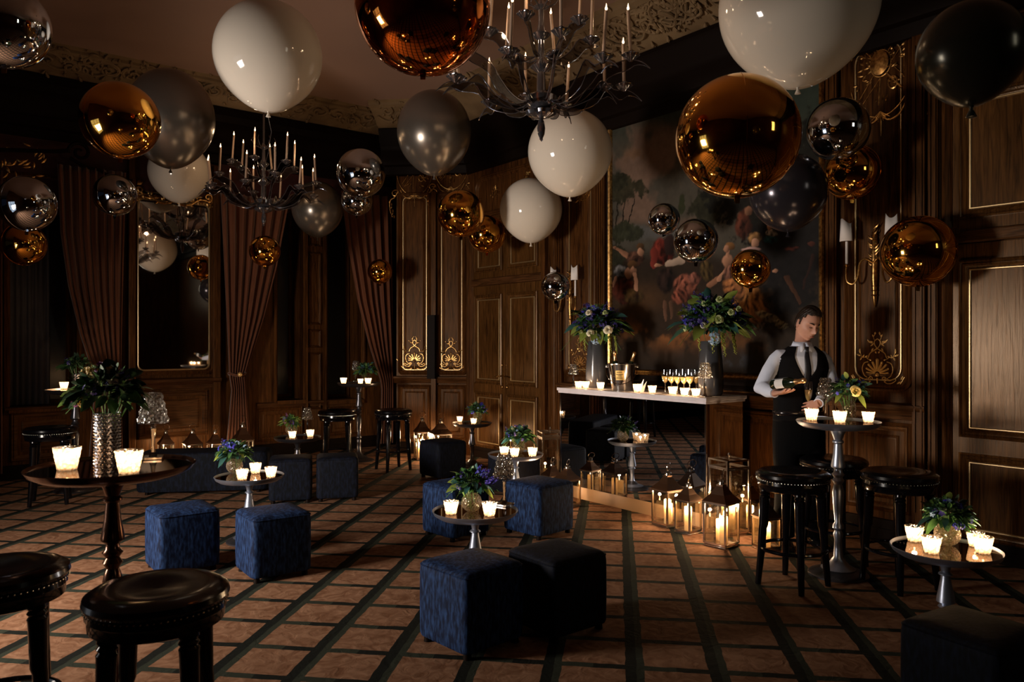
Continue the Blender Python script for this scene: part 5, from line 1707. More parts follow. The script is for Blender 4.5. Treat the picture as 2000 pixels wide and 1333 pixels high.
# ------------------------------------------------------------------ chandeliers
def make_chandelier(label, loc):
    t = thing('chandelier', label, 'chandelier', loc, 0, 'smoked glass chandeliers')
    # local z: 0 at finial tip
    g = G(); g.lathe([(.0, 0), (.012, .012), (.010, .022), (.022, .05), (.026, .09), (.020, .13), (.012, .15)], 12); g.build('finial', 'smoke_body', t, angle=20)
    def wob(a, j): return 1 + .06 * math.cos(a * 12)
    g = G(); g.lathe([(.015, .15), (.05, .158), (.088, .175), (.098, .195), (.09, .20), (.03, .185)], 48, wob=wob); g.build('drip_bowl', 'smoke_body', t)
    g = G(); g.lathe([(.03, .19), (.06, .21), (.10, .24), (.105, .29), (.07, .31), (.03, .33), (.026, .45), (.05, .47), (.07, .49), (.04, .52), (.022, .54), (.02, .66), (.045, .68), (.06, .70), (.03, .72), (.02, .76), (.018, .86), (.05, .88), (.03, .9), (.014, .92), (.012, 1.25)], 28); g.build('stem', 'smoke_body', t)
    g = G(); g.tube([(0, 0, 1.25), (0, 0, ZT - loc[2] - .02)], .008, 8); g.build('suspension_rod', 'smoke_body', t)
    g = G(); g.lathe([(.07, ZT - loc[2] - .03), (.05, ZT - loc[2] - .05), (.02, ZT - loc[2] - .06)][::-1] + [(.07, ZT - loc[2] - .001)], 20); g.build('ceiling_rose', 'smoke_body', t)
    q = random.Random(3)
    def arm(ang, reach, z_hub, z_cup, low):
        c, s = math.cos(ang), math.sin(ang)
        if low:
            pth = [(.06, z_hub), (.16, z_hub - .035), (.26, z_hub + .00), (.34, z_hub + .07), (.41, z_hub + .15), (reach - .07, z_cup - .035), (reach, z_cup - .03), (reach + .07, z_cup - .055), (reach + .12, z_cup - .10)]
        else:
            pth = [(.04, z_hub), (.12, z_hub + .0), (.20, z_hub + .06), (.26, z_hub + .14), (reach, z_cup - .03), (reach + .05, z_cup - .045)]
        pth = smooth2(pth, 3)
        P3 = [Vector((r_ * c, r_ * s, z)) for r_, z in pth]
        g = G()
        n = len(P3)
        g.tube(P3, [.0055 - .002 * i / n for i in range(n)], 6)
        a_ = g.build('arm', 'smoke_body', t)
        # glass fin hanging below / beside the arm
        g = G()
        nr = Vector((-s, c, 0)) * .0015
        vs, fs = [], []
        for i, p in enumerate(P3):
            f_ = i / (n - 1)
            wd = .062 * math.sin(PI * min(1, f_ * 1.03)) * (1 + .10 * math.sin(i * .9)) + .003
            tq = Vector((c * wd * .55, s * wd * .55, -wd))
            vs += [p + nr, p + tq + nr, p - nr, p + tq - nr]
        for i in range(n - 1):
            k = i * 4; m_ = k + 4
            fs += [(k, m_, m_ + 1, k + 1), (k + 2, k + 3, m_ + 3, m_ + 2), (k + 1, m_ + 1, m_ + 3, k + 3)]
        g.add(vs, fs)
        g.build('glass_fin', 'smoke_glass', a_, smooth=True, angle=60)
        g = G(); g.tube([Vector(vs[i * 4 + 1]) - nr for i in range(n)], [.0028] * n, 5); g.build('fin_edge', 'smoke_body', a_)
        # cup
        g = G()
        def wb(a, j): return 1 + .09 * math.cos(a * 8)
        g.lathe([(.010, -.045), (.018, -.035), (.034, -.022), (.052, -.008), (.055, 0), (.050, .003), (.014, -.01), (.014, .018), (.018, .02)], 32, reach * c, reach * s, z_cup, wob=wb)
        g.build('drip_cup', 'smoke_body', a_)
        return a_
    def candle(x, y, z, lean, ph, hgt):
        g = G()
        top = Vector((x + lean * math.cos(ph), y + lean * math.sin(ph), z + hgt))
        g.tube([(x, y, z - .01), tuple(top)], .0105, 10)
        c_ = g.build('candle', 'wax_dark', t)
        g = G(); g.sphere(top + Vector((0, 0, .014)), (.008, .008, .012), 8, 6); g.tube([top + Vector((0, 0, .018)), top + Vector((.001, 0, .045))], [.006, .0012], 6)
        g.build('flame_bulb', 'bulb', c_)
    for k in range(12):
        a = TAU * (k + .5 * .6) / 12
        reach = .56 + .03 * (k % 2)
        zc = .40 + .09 * (k % 2)
        arm(a, reach, .27, zc, True)
        candle(reach * math.cos(a), reach * math.sin(a), zc, q.uniform(0, .03), q.uniform(0, TAU), .27)
    for k in range(6):
        a = TAU * (k + .2) / 6
        arm(a, .34, .55, .70, False)
        candle(.34 * math.cos(a), .34 * math.sin(a), .70, q.uniform(0, .03), q.uniform(0, TAU), .27)
    for k in range(6):
        a = TAU * k / 6
        g = G(); g.tube([(.02, 0, .87), (.09, 0, .90), (.13, 0, .96), (.11, 0, 1.0)], [.006, .005, .004, .002], 6)
        o = g.build('top_scroll', 'smoke_body', t); o.rotation_euler = (0, 0, a)
    return t
c1 = dpx(1057, 278, 5.0)
ch1 = make_chandelier('large smoked glass chandelier hanging in the upper centre', tuple(c1))
c2 = dpx(515, 443, 8.6)
ch2 = dup(ch1, 'smaller-looking smoked glass chandelier farther back, before the curtains', c2, .35)
for q_ in (c1, c2):
    for k in range(3):
        a = TAU * k / 3 + .4
        point_light('chandelier_light', q_ + Vector((.45 * math.cos(a), .45 * math.sin(a), .85)), 2.0, rad=.03)

# ------------------------------------------------------------------ sconces
def make_sconce(label, W, px, pyc, flip=1):
    u = W.u(px); z = W.z(px, pyc)
    t = thing('wall_sconce', label, 'sconce', W.p(u, 0, z), math.atan2(W.t.y, W.t.x), 'gilt two-arm wall sconces')
    # local: x along wall, -y into room
    g = G()
    g.tube([(0, -.03, -.33), (0, -.03, -.26), (0, -.035, -.1), (0, -.03, .05), (0, -.03, .26), (0, -.02, .30)], [.004, .018, .024, .028, .020, .004], 10)
    for k in range(14):
        g.lathe([(.020, 0), (.028, .006), (.020, .012)], 10, 0, -.03, -.24 + .036 * k)
    for k in range(26):
        a = rnd.uniform(0, TAU); zz = rnd.uniform(-.05, .30)
        g.tube([(0, -.04, zz), (.03 * math.cos(a), -.05, zz + .015), (.048 * math.cos(a), -.045, zz + .04)], [.008, .007, .002], 5)
    g.build('backplate', 'gold', t)
    for sg in (-1, 1):
        g = G()
        pth = smooth2([(0, -.05, .02), (sg * .05, -.07, .055), (sg * .09, -.09, .02), (sg * .10, -.10, -.08), (sg * .13, -.11, -.14), (sg * .175, -.12, -.12), (sg * .185, -.12, -.04), (sg * .18, -.12, .0)], 3)
        g.tube(pth, [.010 - .003 * i / len(pth) for i in range(len(pth))], 7)
        g.lathe([(.012, 0), (.022, .012), (.014, .02)], 12, sg * .18, -.12, 0)
        a_ = g.build('arm', 'gold', t)
        g = G(); g.tube([(sg * .18, -.12, .02), (sg * .18, -.12, .20)], .011, 10); g.build('candle_tube', 'shade', a_)
        # half shield shade with scooped top
        g = G()
        vs, fs = [], []
        n = 14
        for i in range(n + 1):
            a = -PI * .05 - PI * .9 * i / n
            top = .36 + .022 * math.cos((i / n) * TAU * .9 + (1 if sg > 0 else 2.4)) 
            vs += [(sg * .18 + .052 * math.cos(a), -.12 + .052 * math.sin(a), .20), (sg * .18 + .044 * math.cos(a), -.12 + .044 * math.sin(a), top)]
        for i in range(n):
            fs.append((2 * i, 2 * i + 2, 2 * i + 3, 2 * i + 1))
        g.add(vs, fs); g.build('half_shade', 'shade', a_, solid=.002)
    return t
make_sconce('gilt sconce with two white half shades right of the painting', WA, 1712, 520)
make_sconce('gilt sconce with two white half shades left of the painting', WA, 1118, 585)

# ------------------------------------------------------------------ flowers and foliage
def leaf_geo(g, base, dirv, ln, w, droop=.25, q=rnd, cup=.25):
    d = Vector(dirv).normalized()
    side = d.cross(Vector((0, 0, 1)))
    if side.length < .05: side = Vector((1, 0, 0))
    side.normalize()
    side = (Matrix.Rotation(q.uniform(-.9, .9), 3, d) @ side)
    up = side.cross(d)
    pts = []
    for t, ww in ((0, .12), (.28, .85), (.6, 1.0), (.85, .55), (1, .03)):
        c = Vector(base) + d * ln * t + Vector((0, 0, -droop * ln * t * t))
        pts += [c - side * w * ww * .5 + up * cup * w * ww * .5, c, c + side * w * ww * .5 + up * cup * w * ww * .5]
    fs = []
    for r_ in range(4):
        for k in range(2):
            a = r_ * 3 + k
            fs.append((a, a + 1, a + 4, a + 3))
    g.add(pts, fs)

def frond_geo(g, base, dirv, ln, q=rnd, wid=.35, n=9, drop=.5):
    d = Vector(dirv).normalized()
    side = d.cross(Vector((0, 0, 1)))
    if side.length < .05: side = Vector((1, 0, 0))
    side.normalize()
    prev = Vector(base)
    pts = [Vector(base) + d * ln * t + Vector((0, 0, -drop * ln * t * t)) for t in [i / n for i in range(n + 1)]]
    g.tube(pts, [.0016] * (n + 1), 3)
    for i in range(1, n + 1):
        l_ = ln * wid * (1 - .6 * i / n)
        for sg in (-1, 1):
            e = pts[i] + (d * .7 + side * sg * .8).normalized() * l_ + Vector((0, 0, q.uniform(-.1, .15) * l_))
            m_ = (pts[i] + e) / 2 + (d * .16 * l_)
            g.add([pts[i], m_ + side * .002, e, m_ - d * .16 * l_ * 1.2], [(0, 1, 2, 3)])

def rose_geo(g, c, r, n=13, facing=(0, -1, .3)):
    f = Vector(facing).normalized()
    a0 = f.orthogonal().normalized(); b0 = f.cross(a0)
    for k in range(n):
        t = k / (n - 1)
        rr = r * (.22 + .78 * t)
        ang = k * 2.4
        op = .25 + .85 * t
        vs, fs = [], []
        for i in range(4):
            for j in range(5):
                v = i / 3; u = (j / 4 - .5)
                w = ang + u * (2.2 - .8 * t)
                rad = rr * (.35 + .65 * math.sin(v * op * 1.3) / max(math.sin(op * 1.3), .3))
                hgt = r * (.75 - .55 * t) * v * 1.2 - r * .25 - (.22 * r * t if v == 1 else 0) - .12 * r * abs(u) * v
                vs.append(Vector(c) + (a0 * math.cos(w) + b0 * math.sin(w)) * rad + f * (hgt + r * .1))
        for i in range(3):
            for j in range(4):
                a = i * 5 + j
                fs.append((a, a + 1, a + 6, a + 5))
        g.add(vs, fs)

def floret_geo(g, c, r, q, f=(0, -1, .2)):
    f = Vector(f).normalized(); a0 = f.orthogonal().normalized(); b0 = f.cross(a0)
    s_ = q.uniform(0, TAU)
    vs = [Vector(c)]
    fs = []
    for k in range(5):
        w = s_ + TAU * k / 5
        for dw, rr in ((-.45, .7), (0, 1.0), (.45, .7)):
            vs.append(Vector(c) + (a0 * math.cos(w + dw) + b0 * math.sin(w + dw)) * r * rr + f * r * .3)
        b = len(vs) - 3
        fs.append((0, b, b + 1, b + 2))
    g.add(vs, fs)

def cluster_geo(g, c, r, q, n=20, fr=.30, f=(0, -1, .2)):
    for _ in range(n):
        d = Vector((q.uniform(-1, 1), q.uniform(-1, 1), q.uniform(-1, 1))).normalized()
        floret_geo(g, Vector(c) + d * r * .8, r * fr, q, d + Vector((0, -.3, .2)))

def spike_geo(g, c, dirv, ln, r, q, n=14):
    d = Vector(dirv).normalized()
    for i in range(n):
        t = i / n
        a = i * 2.4
        o_ = d.orthogonal().normalized()
        side = Matrix.Rotation(a, 3, d) @ o_
        p = Vector(c) + d * ln * t + side * r * (1 - .5 * t)
        floret_geo(g, p, r * 1.1 * (1 - .5 * t), q, side + d * .4)

def bouquet(root, zc, R0, seed, spec, nleaf=60, nfrond=14, nbig=7, leafk=1.0, squash=.8, tassels=0, forward=.0, mats=('leaf_dark', 'leaf', 'leaf_light', 'leaf_teal'), stem_z=0.0):
    """foliage dome centred at local (0,0,zc)"""
    q = random.Random(seed)
    C0 = Vector((0, 0, zc))
    def rd(lo=-.35):
        while True:
            d = Vector((q.gauss(0, 1), q.gauss(0, 1), q.gauss(0, 1))).normalized()
            if d.z > lo: return d
    for mi, frac in ((0, .9), (1, .6), (3, .4)):
        g = G()
        for _ in range(int(nleaf * frac)):
            d = rd()
            b = C0 + Vector((d.x, d.y, d.z * squash)) * R0 * q.uniform(.25, .7)
            leaf_geo(g, b, d + Vector((q.uniform(-.5, .5), q.uniform(-.5, .5), q.uniform(-.2, .4))), R0 * q.uniform(.28, .44) * leafk, R0 * q.uniform(.16, .28) * leafk, q.uniform(0, .5), q)
        o_ = g.build('foliage', mats[mi], root, angle=180); o_['kind'] = 'stuff'
    g = G()
    for _ in range(nfrond):
        d = rd(-.3)
        frond_geo(g, C0 + d * R0 * .3, d, R0 * q.uniform(.6, .95), q)
    o_ = g.build('fern_fronds', mats[1], root, smooth=False); o_['kind'] = 'stuff'
    g = G()
    for _ in range(10):
        d = rd(-.5)
        g.tube([Vector((0, 0, stem_z)), C0 + Vector((d.x * .5, d.y * .5, -.3)) * R0, C0 + d * R0 * .7], .0025, 4)
    o_ = g.build('stems', mats[1], root); o_['kind'] = 'stuff'
    for _ in range(nbig):
        d = rd(-.45)
        d = Vector((d.x, -abs(d.y) * .8, d.z * .5)).normalized()
        g = G(); leaf_geo(g, C0 + d * R0 * .55, d, R0 * q.uniform(.5, .75), R0 * q.uniform(.22, .32), q.uniform(.2, .7), q)
        g.build('leaf', mats[q.choice((1, 2, 3))], root, angle=180)
    for kind, mat, n, size in spec:
        for k in range(n):
            d = rd(-.25)
            d = Vector((d.x, -abs(d.y) * .9 if q.random() < .8 else d.y, d.z)).normalized()
            c = C0 + Vector((d.x, d.y, d.z * squash)) * R0 * q.uniform(.72, .9)
            g = G()
            if kind == 'rose': rose_geo(g, c, size, facing=d + Vector((0, -.8, .2)))
            elif kind == 'cluster': cluster_geo(g, c, size, q)
            elif kind == 'spike': spike_geo(g, c, d + Vector((0, 0, .6)), size * 3, size * .5, q)
            elif kind == 'floret': floret_geo(g, c, size, q, d); floret_geo(g, c + d * size * .3, size * .7, q, d)
            nm = {'rose': 'rose', 'cluster': 'hydrangea_head', 'spike': 'flower_spike', 'floret': 'small_flower'}[kind]
            g.build(nm, mat, root, angle=180)
    for k in range(tassels):
        a = q.uniform(-PI, 0)
        p = C0 + Vector((math.cos(a) * R0 * .62, math.sin(a) * R0 * .55, -R0 * .3))
        g = G()
        L_ = R0 * q.uniform(.45, .7)
        for j in range(26):
            t = j / 26
            w = q.uniform(0, TAU)
            g.sphere(p + Vector((.008 * math.cos(w) + .015 * t, .008 * math.sin(w) - .02 * t, -L_ * t)), .0075 * (1 - .5 * t), 5, 4)
        g.build('hanging_tassel', 'amaranth', root)

def ball_vase(root, r=.062, mat='vase_glass'):
    g = G()
    prof = []
    for j in range(15):
        t = PI * (.10 + .76 * j / 14)
        prof.append((r * math.sin(t), r - r * math.cos(t) * 1.0 - r * .05))
    def wob(a, j): return 1 + .035 * math.sin(a * 12 + (j % 2) * PI)
    g.lathe(prof, 36, wob=wob, cap=False)
    g.build('ball_vase', mat, root, smooth=False)
    g = G(); g.lathe([(r * .3, .004), (r * .8, r * .45), (r * .88, r * .9), (0, r * .95)], 14); g.build('water', 'glass', root)

AG = 'small flower arrangements in ball vases'
def small_arr(px, py, z, R0, zc, seed, label, spec, sc=1.0, **k):
    t = thing('flower_arrangement', label, 'flowers', fpx(px, py, z), 0, AG)
    t.scale = (sc, sc, sc)
    ball_vase(t, k.pop('vr', .062))
    k['nleaf'] = int(k['nleaf'] * 1.7); zc -= .035
    k.setdefault('nbig', 12)
    bouquet(t, zc, R0, seed, spec, **k)
    return t
S_blue = [('cluster', 'fl_blue', 3, .026), ('spike', 'fl_indigo', 4, .016), ('floret', 'fl_pale', 4, .014)]
small_arr(458, 925, .501, .145, .20, 11, 'blue anemone and fern arrangement on the left low table', [('cluster', 'fl_blue', 4, .03), ('cluster', 'fl_pale', 3, .022), ('spike', 'fl_indigo', 2, .016)], nleaf=60, nfrond=24, mats=('leaf_dark', 'leaf', 'leaf_light', 'leaf_teal'))
small_arr(569, 850, .501, .13, .17, 12, 'yellow-green leaved arrangement on the low table behind the poufs', [('cluster', 'fl_indigo', 2, .028), ('spike', 'fl_purple', 2, .016)], nleaf=40, nfrond=14, mats=('leaf_dark', 'leaf', 'leaf_light', 'leaf_light'))
small_arr(921, 1000, .501, .135, .21, 13, 'arrangement with blue hyacinth spikes on the central low table', [('spike', 'fl_blue', 7, .022), ('cluster', 'fl_indigo', 2, .024), ('rose', 'fl_purple', 1, .018)], nleaf=80, nfrond=26)
small_arr(1013, 886, .501, .145, .19, 14, 'bushy green and blue arrangement on the low table by the bar', S_blue, nleaf=80, nfrond=20)
small_arr(933, 826, .531, .135, .19, 15, 'little bouquet on the far low table before the double door', S_blue, nleaf=60, nfrond=12)
small_arr(1850, 1066, .501, .135, .185, 16, 'arrangement with violet pansies on the lower right table', [('cluster', 'fl_blue', 4, .022), ('floret', 'fl_pale', 6, .016), ('floret', 'fl_indigo', 6, .018)], nleaf=90, nfrond=26)
small_arr(716, 746, 1.001, .16, .18, 17, 'leafy dark arrangement on the slender dark high table', [('cluster', 'fl_indigo', 2, .02)], nleaf=60, nfrond=6)
# waiter's table: dark mesh vase with a yellow rose
t = thing('flower_arrangement', 'arrangement with a butter yellow rose on the waiter\'s table', 'flowers', fpx(1658, 818, 1.011))
g = G(); g.lathe([(.035, 0), (.045, .02), (.045, .09), (.036, .125)], 24, wob=lambda a, j: 1 + .03 * math.cos(a * 12), cap=False); g.build('mesh_vase', 'vase_glass', t, smooth=False)
bouquet(t, .19, .145, 21, [('cluster', 'fl_indigo', 2, .024), ('floret', 'fl_blue', 4, .016)], nleaf=70, nfrond=24)
g = G(); rose_geo(g, (-.005, -.12, .20), .042, 17, (0, -1, .25)); g.build('rose', 'fl_yellow', t, angle=180)
# large foreground table: hammered cylinder vase
t = thing('flower_arrangement', 'big dark bouquet in a hammered metal vase on the foreground table', 'flowers', fpx(210, 908, 1.036))
def hammered(root, r, h, nring, nseg, mat):
    g = G()
    vs, fs = [], []
    for j in range(nring + 1):
        for i in range(nseg):
            a = TAU * (i + .5 * (j % 2)) / nseg
            vs.append((r * math.cos(a), r * math.sin(a), h * j / nring))
    for j in range(nring):
        for i in range(nseg):
            k = (i + 1) % nseg
            fs.append((j * nseg + i, j * nseg + k, (j + 1) * nseg + k, (j + 1) * nseg + i))
    g.add(vs, fs)
    g.build('hammered_vase', mat, root, smooth=False)
    g = G()
    for j in range(nring):
        for i in range(nseg):
            a = TAU * (i + .5 * (j % 2)) / nseg
            g.sphere((r * math.cos(a), r * math.sin(a), h * (j + .5) / nring), (.0042, .0042, .0042), 6, 4)
    o_ = g.build('studs', 'chrome', root); o_['kind'] = 'stuff'
hammered(t, .05, .215, 17, 22, 'alu_dark')
bouquet(t, .295, .16, 22, [('rose', 'fl_purple', 3, .03), ('cluster', 'fl_gold', 5, .026), ('cluster', 'fl_indigo', 4, .03)], nleaf=95, nfrond=10, nbig=14, leafk=1.25, mats=('leaf_dark', 'leaf', 'leaf_light', 'leaf_dark'), stem_z=.1)
t = thing('flower_arrangement', 'dark bouquet in a hammered vase on the back left high table', 'flowers', fpx(150, 758, 1.041))
hammered(t, .045, .15, 10, 18, 'alu_dark')
bouquet(t, .24, .17, 23, [('cluster', 'fl_indigo', 2, .025)], nleaf=70, nfrond=8, stem_z=.08, mats=('leaf_dark', 'leaf_dark', 'leaf', 'leaf_dark'))

# tall vases on the bar
def tall_arr(label, px, d, seed, spec, zc, R0, white):
    t = thing('flower_arrangement', label, 'flowers', bar_pt(px, d, BZ))
    g = G(); g.lathe([(.088, 0), (.104, .02), (.110, .08), (.108, .18), (.098, .32), (.085, .46), (.082, .47), (.078, .46), (.09, .3), (.1, .15), (.095, .03), (0, .02)], 40, cap=False)
    g.build('tall_vase', 'smoke_vase', t)
    bouquet(t, zc, R0, seed, spec, nleaf=380, nfrond=36, nbig=26, leafk=.62, tassels=7, squash=.85, stem_z=.3)
    q = random.Random(seed + 1)
    for (x, z, r_, m_) in white:
        dd = math.sqrt(max(0, R0 ** 2 - x * x - (z / .85) ** 2)) * .95
        g = G(); rose_geo(g, (x, -dd, zc + z), r_, 15, (x * .5, -1, .25 + z)); g.build('rose', m_, t, angle=180)
    return t
TS = [('cluster', 'fl_indigo', 26, .044), ('cluster', 'fl_blue', 9, .036), ('spike', 'fl_indigo', 10, .02), ('cluster', 'fl_green', 4, .028)]
tall_arr('large bouquet with ivory roses in the left tall vase on the bar', 1165, -.27, 31, TS, .61, .30, [(-.10, .14, .036, 'fl_white'), (-.09, -.06, .042, 'fl_white'), (.08, -.03, .05, 'fl_white'), (.06, .14, .028, 'fl_green'), (-.18, -.05, .024, 'fl_green')])
tall_arr('large bouquet with pale green roses in the right tall vase on the bar', 1388, -.27, 41, TS, .63, .32, [(.02, .19, .036, 'fl_green'), (-.01, .02, .042, 'fl_green'), (.10, .08, .034, 'fl_green'), (-.13, -.03, .03, 'fl_white'), (.18, .11, .03, 'fl_green')])
for x, px in ((-.02, 1166), (-.02, 1385)):
    pass
for obj in list(bpy.data.objects):
    if obj.get('label', '').startswith('large bouquet'):
        q = random.Random(4)
        g = G(); cluster_geo(g, (-.03, -.24, .62 - .13), .062, q, 60, .2, (0, -1, 0)); o_ = g.build('hydrangea_head', 'fl_pale', obj, angle=180)

# ------------------------------------------------------------------ ice bucket, bottles, glasses, napkin
bk = bar_pt(1215, -.20, BZ)
t = thing('ice_bucket', 'polished champagne bucket with gold label standing on the bar', 'ice bucket', bk)
g = G(); g.lathe([(.095, 0), (.100, .004), (.102, .02), (.128, .20), (.136, .245), (.142, .250), (.142, .256), (.134, .256), (.126, .20), (.098, .02), (0, .016)], 48, cap=False); g.build('bucket', 'bucket', t)
for a in (R(-15), R(165)):
    g = G(); g.sphere((.148 * math.cos(a), .148 * math.sin(a), .225), .015, 10, 8); g.tube([(.13 * math.cos(a), .13 * math.sin(a), .225), (.15 * math.cos(a), .15 * math.sin(a), .225)], .008, 8); g.build('handle_boss', 'chrome', t)
g = G()
pts = []
for k in range(21):
    u = k / 20
    ang = R(165) + (R(345) - R(165)) * u
    rr = .150 + .010 * math.sin(PI * u)
    pts.append((rr * math.cos(ang), rr * math.sin(ang), .225 - .16 * math.sin(PI * u)))
g.tube(pts, .0035, 6); g.build('swing_handle', 'bronze', t)
g = G()
def curved(a0, a1, z0, z1, r0, r1, n=10):
    vs = []
    for i in range(n + 1):
        a = a0 + (a1 - a0) * i / n
        vs += [(r0 * math.cos(a), r0 * math.sin(a), z0), (r1 * math.cos(a), r1 * math.sin(a), z1)]
    return vs, [(2 * i, 2 * i + 2, 2 * i + 3, 2 * i + 1) for i in range(n)]
g.add(*curved(R(-128), R(-90), .10, .19, .1165, .129)); g.build('label_plate', 'label_gold', t)
g = G()
for z_, w_ in ((.175, 12), (.155, 15), (.140, 9), (.12, 14)):
    rr = .1175 + (z_ - .10) * .14
    n_ = int(w_)
    for i in range(n_):
        a = R(-109) + R((i - n_ / 2) * 2.0)
        g.add(*curved(a, a + R(1.1), z_ - .0035, z_ + .0035, rr + .0009, rr + .0014, 1))
g.build('label_print', 'label_ink', t)
def bottle(label, base, axis, L=.31, r=.042, lab=True, tilt_roll=0, group=None, labang=None):
    ax = Vector(axis).normalized()
    t = thing('champagne_bottle', label, 'bottle', base, 0, group)
    m_ = ax.to_track_quat('Z', 'Y').to_matrix().to_4x4()
    g = G(); g.lathe([(r * .9, 0), (r, .008), (r, L * .50), (r * .93, L * .56), (r * .6, L * .67), (r * .40, L * .76), (r * .36, L * .90), (r * .42, L * .93), (r * .42, L * .96), (r * .36, L * .985)], 28, mat=m_); g.build('glass', 'bottle', t)
    g = G(); g.lathe([(r * .53, L * .71), (r * .43, L * .765), (r * .39, L * .90), (r * .47, L * .92), (r * .46, L * .97), (r * .3, L * 1.0), (0, L * 1.003)], 22, mat=m_); g.build('neck_foil', 'foil_neck', t)
    if lab:
        g = G()
        vs, fs = curved(labang[0], labang[1], L * .16, L * .42, r * 1.012, r * 1.012)
        g.add([m_ @ Vector(v) for v in vs], fs); g.build('paper_label', 'label_white', t)
    return t
BG = 'champagne bottles in the bucket'
bottle('champagne bottle neck standing upright at the left in the bucket', bk + Vector((-.055, .0, .045)), (-.05, .0, 1), lab=False, group=BG, L=.33)
bottle('champagne bottle leaning to the right in the bucket', bk + Vector((.025, .01, .05)), (.32, .03, 1), lab=False, group=BG, L=.33, r=.04)
# napkin
t = thing('napkin', 'folded white napkin beside the champagne bucket', 'napkin', bar_pt(1249, -.12, BZ))
g = G()
for k, (dx, h_) in enumerate(((-.02, .08), (0, .12), (.018, .10))):
    g.add([(dx - .022, -.01, 0), (dx + .02, -.012, 0), (dx + .03 + .01 * k, .0, h_), (dx - .022, .012, 0), (dx + .02, .01, 0), (dx + .028 + .01 * k, .006, h_ - .004)], [(0, 1, 2), (3, 5, 4), (0, 2, 5, 3), (1, 4, 5, 2), (0, 3, 4, 1)])
g.build('cloth', 'cloth', t)
def make_glass(label, loc, flute=False, group=None, fill=True):
    t = thing('champagne_glass', label, 'glass', loc, 0, group)
    g = G()
    if flute:
        prof = [(.032, 0), (.030, .003), (.006, .008), (.0035, .02), (.0035, .085), (.008, .098), (.020, .125), (.0275, .16), (.029, .20), (.026, .245)]
    else:
        prof = [(.032, 0), (.030, .003), (.006, .008), (.004, .02), (.004, .085), (.008, .095), (.024, .115), (.032, .145), (.034, .175), (.032, .215)]
    g.lathe(prof, 22, cap=False)
    g.build('crystal_bowl', 'bowl_glass', t)
    if fill:
        g = G()
        if flute: g.lathe([(.0, .100), (.007, .100), (.0185, .126), (.0258, .16), (.0272, .185), (0, .185)], 20)
        else: g.lathe([(0, .098), (.007, .098), (.022, .116), (.030, .145), (.031, .155), (0, .155)], 20)
        g.build('champagne', 'champagne', t)
    return t
CG = 'filled champagne glasses packed in rows on the bar'
gl0 = None
k = 0
for r_ in range(4):
    for c_ in range(4):
        uu = WF.u(1298, -.12) + .070 * c_ + .008 * r_
        d = -.13 - .075 * r_
        q = WF.p(uu, d, BZ)
        l = '%s champagne glass of the %s row of filled glasses on the bar' % (('leftmost', 'second', 'third', 'rightmost')[c_], ('front', 'second', 'third', 'rearmost')[r_])
        if gl0 is None: gl0 = make_glass(l, q, group=CG)
        else: dup(gl0, l, q)
dup(gl0, 'separate champagne glass standing right of the packed rows, close to the vase', WF.p(WF.u(1350, -.14), -.12, BZ), 0, 1.05)
fl = make_glass('half-filled champagne flute the waiter is steadying on his table', fpx(1579, 812, 1.011), True, 'flutes on the waiter\'s table')
make_glass('empty champagne flute behind the half-filled one', fpx(1601, 803, 1.011), True, 'flutes on the waiter\'s table', fill=False)

# ------------------------------------------------------------------ the waiter
YM = 5.76
def mp(px, py, dy=0.0):
    Y = YM + dy
    return Vector(((px - 1000) / F * Y, Y, H - (py - 667) / F * Y))
man = thing('person', 'waiter in white shirt, black tie and waistcoat pouring from a bottle', 'person', (2.16, YM + .03, 0))
def lm(g): return local(g, man)
HC = mp(1577, 634)             # head centre
yaw, pitch, roll = R(19), R(22), R(6)
HM = Matrix.Translation(HC) @ Matrix.Rotation(yaw, 4, 'Z') @ Matrix.Rotation(roll, 4, 'Y') @ Matrix.Rotation(pitch, 4, 'X') @ Matrix.Diagonal((1.03, 1.03, 1.05, 1))
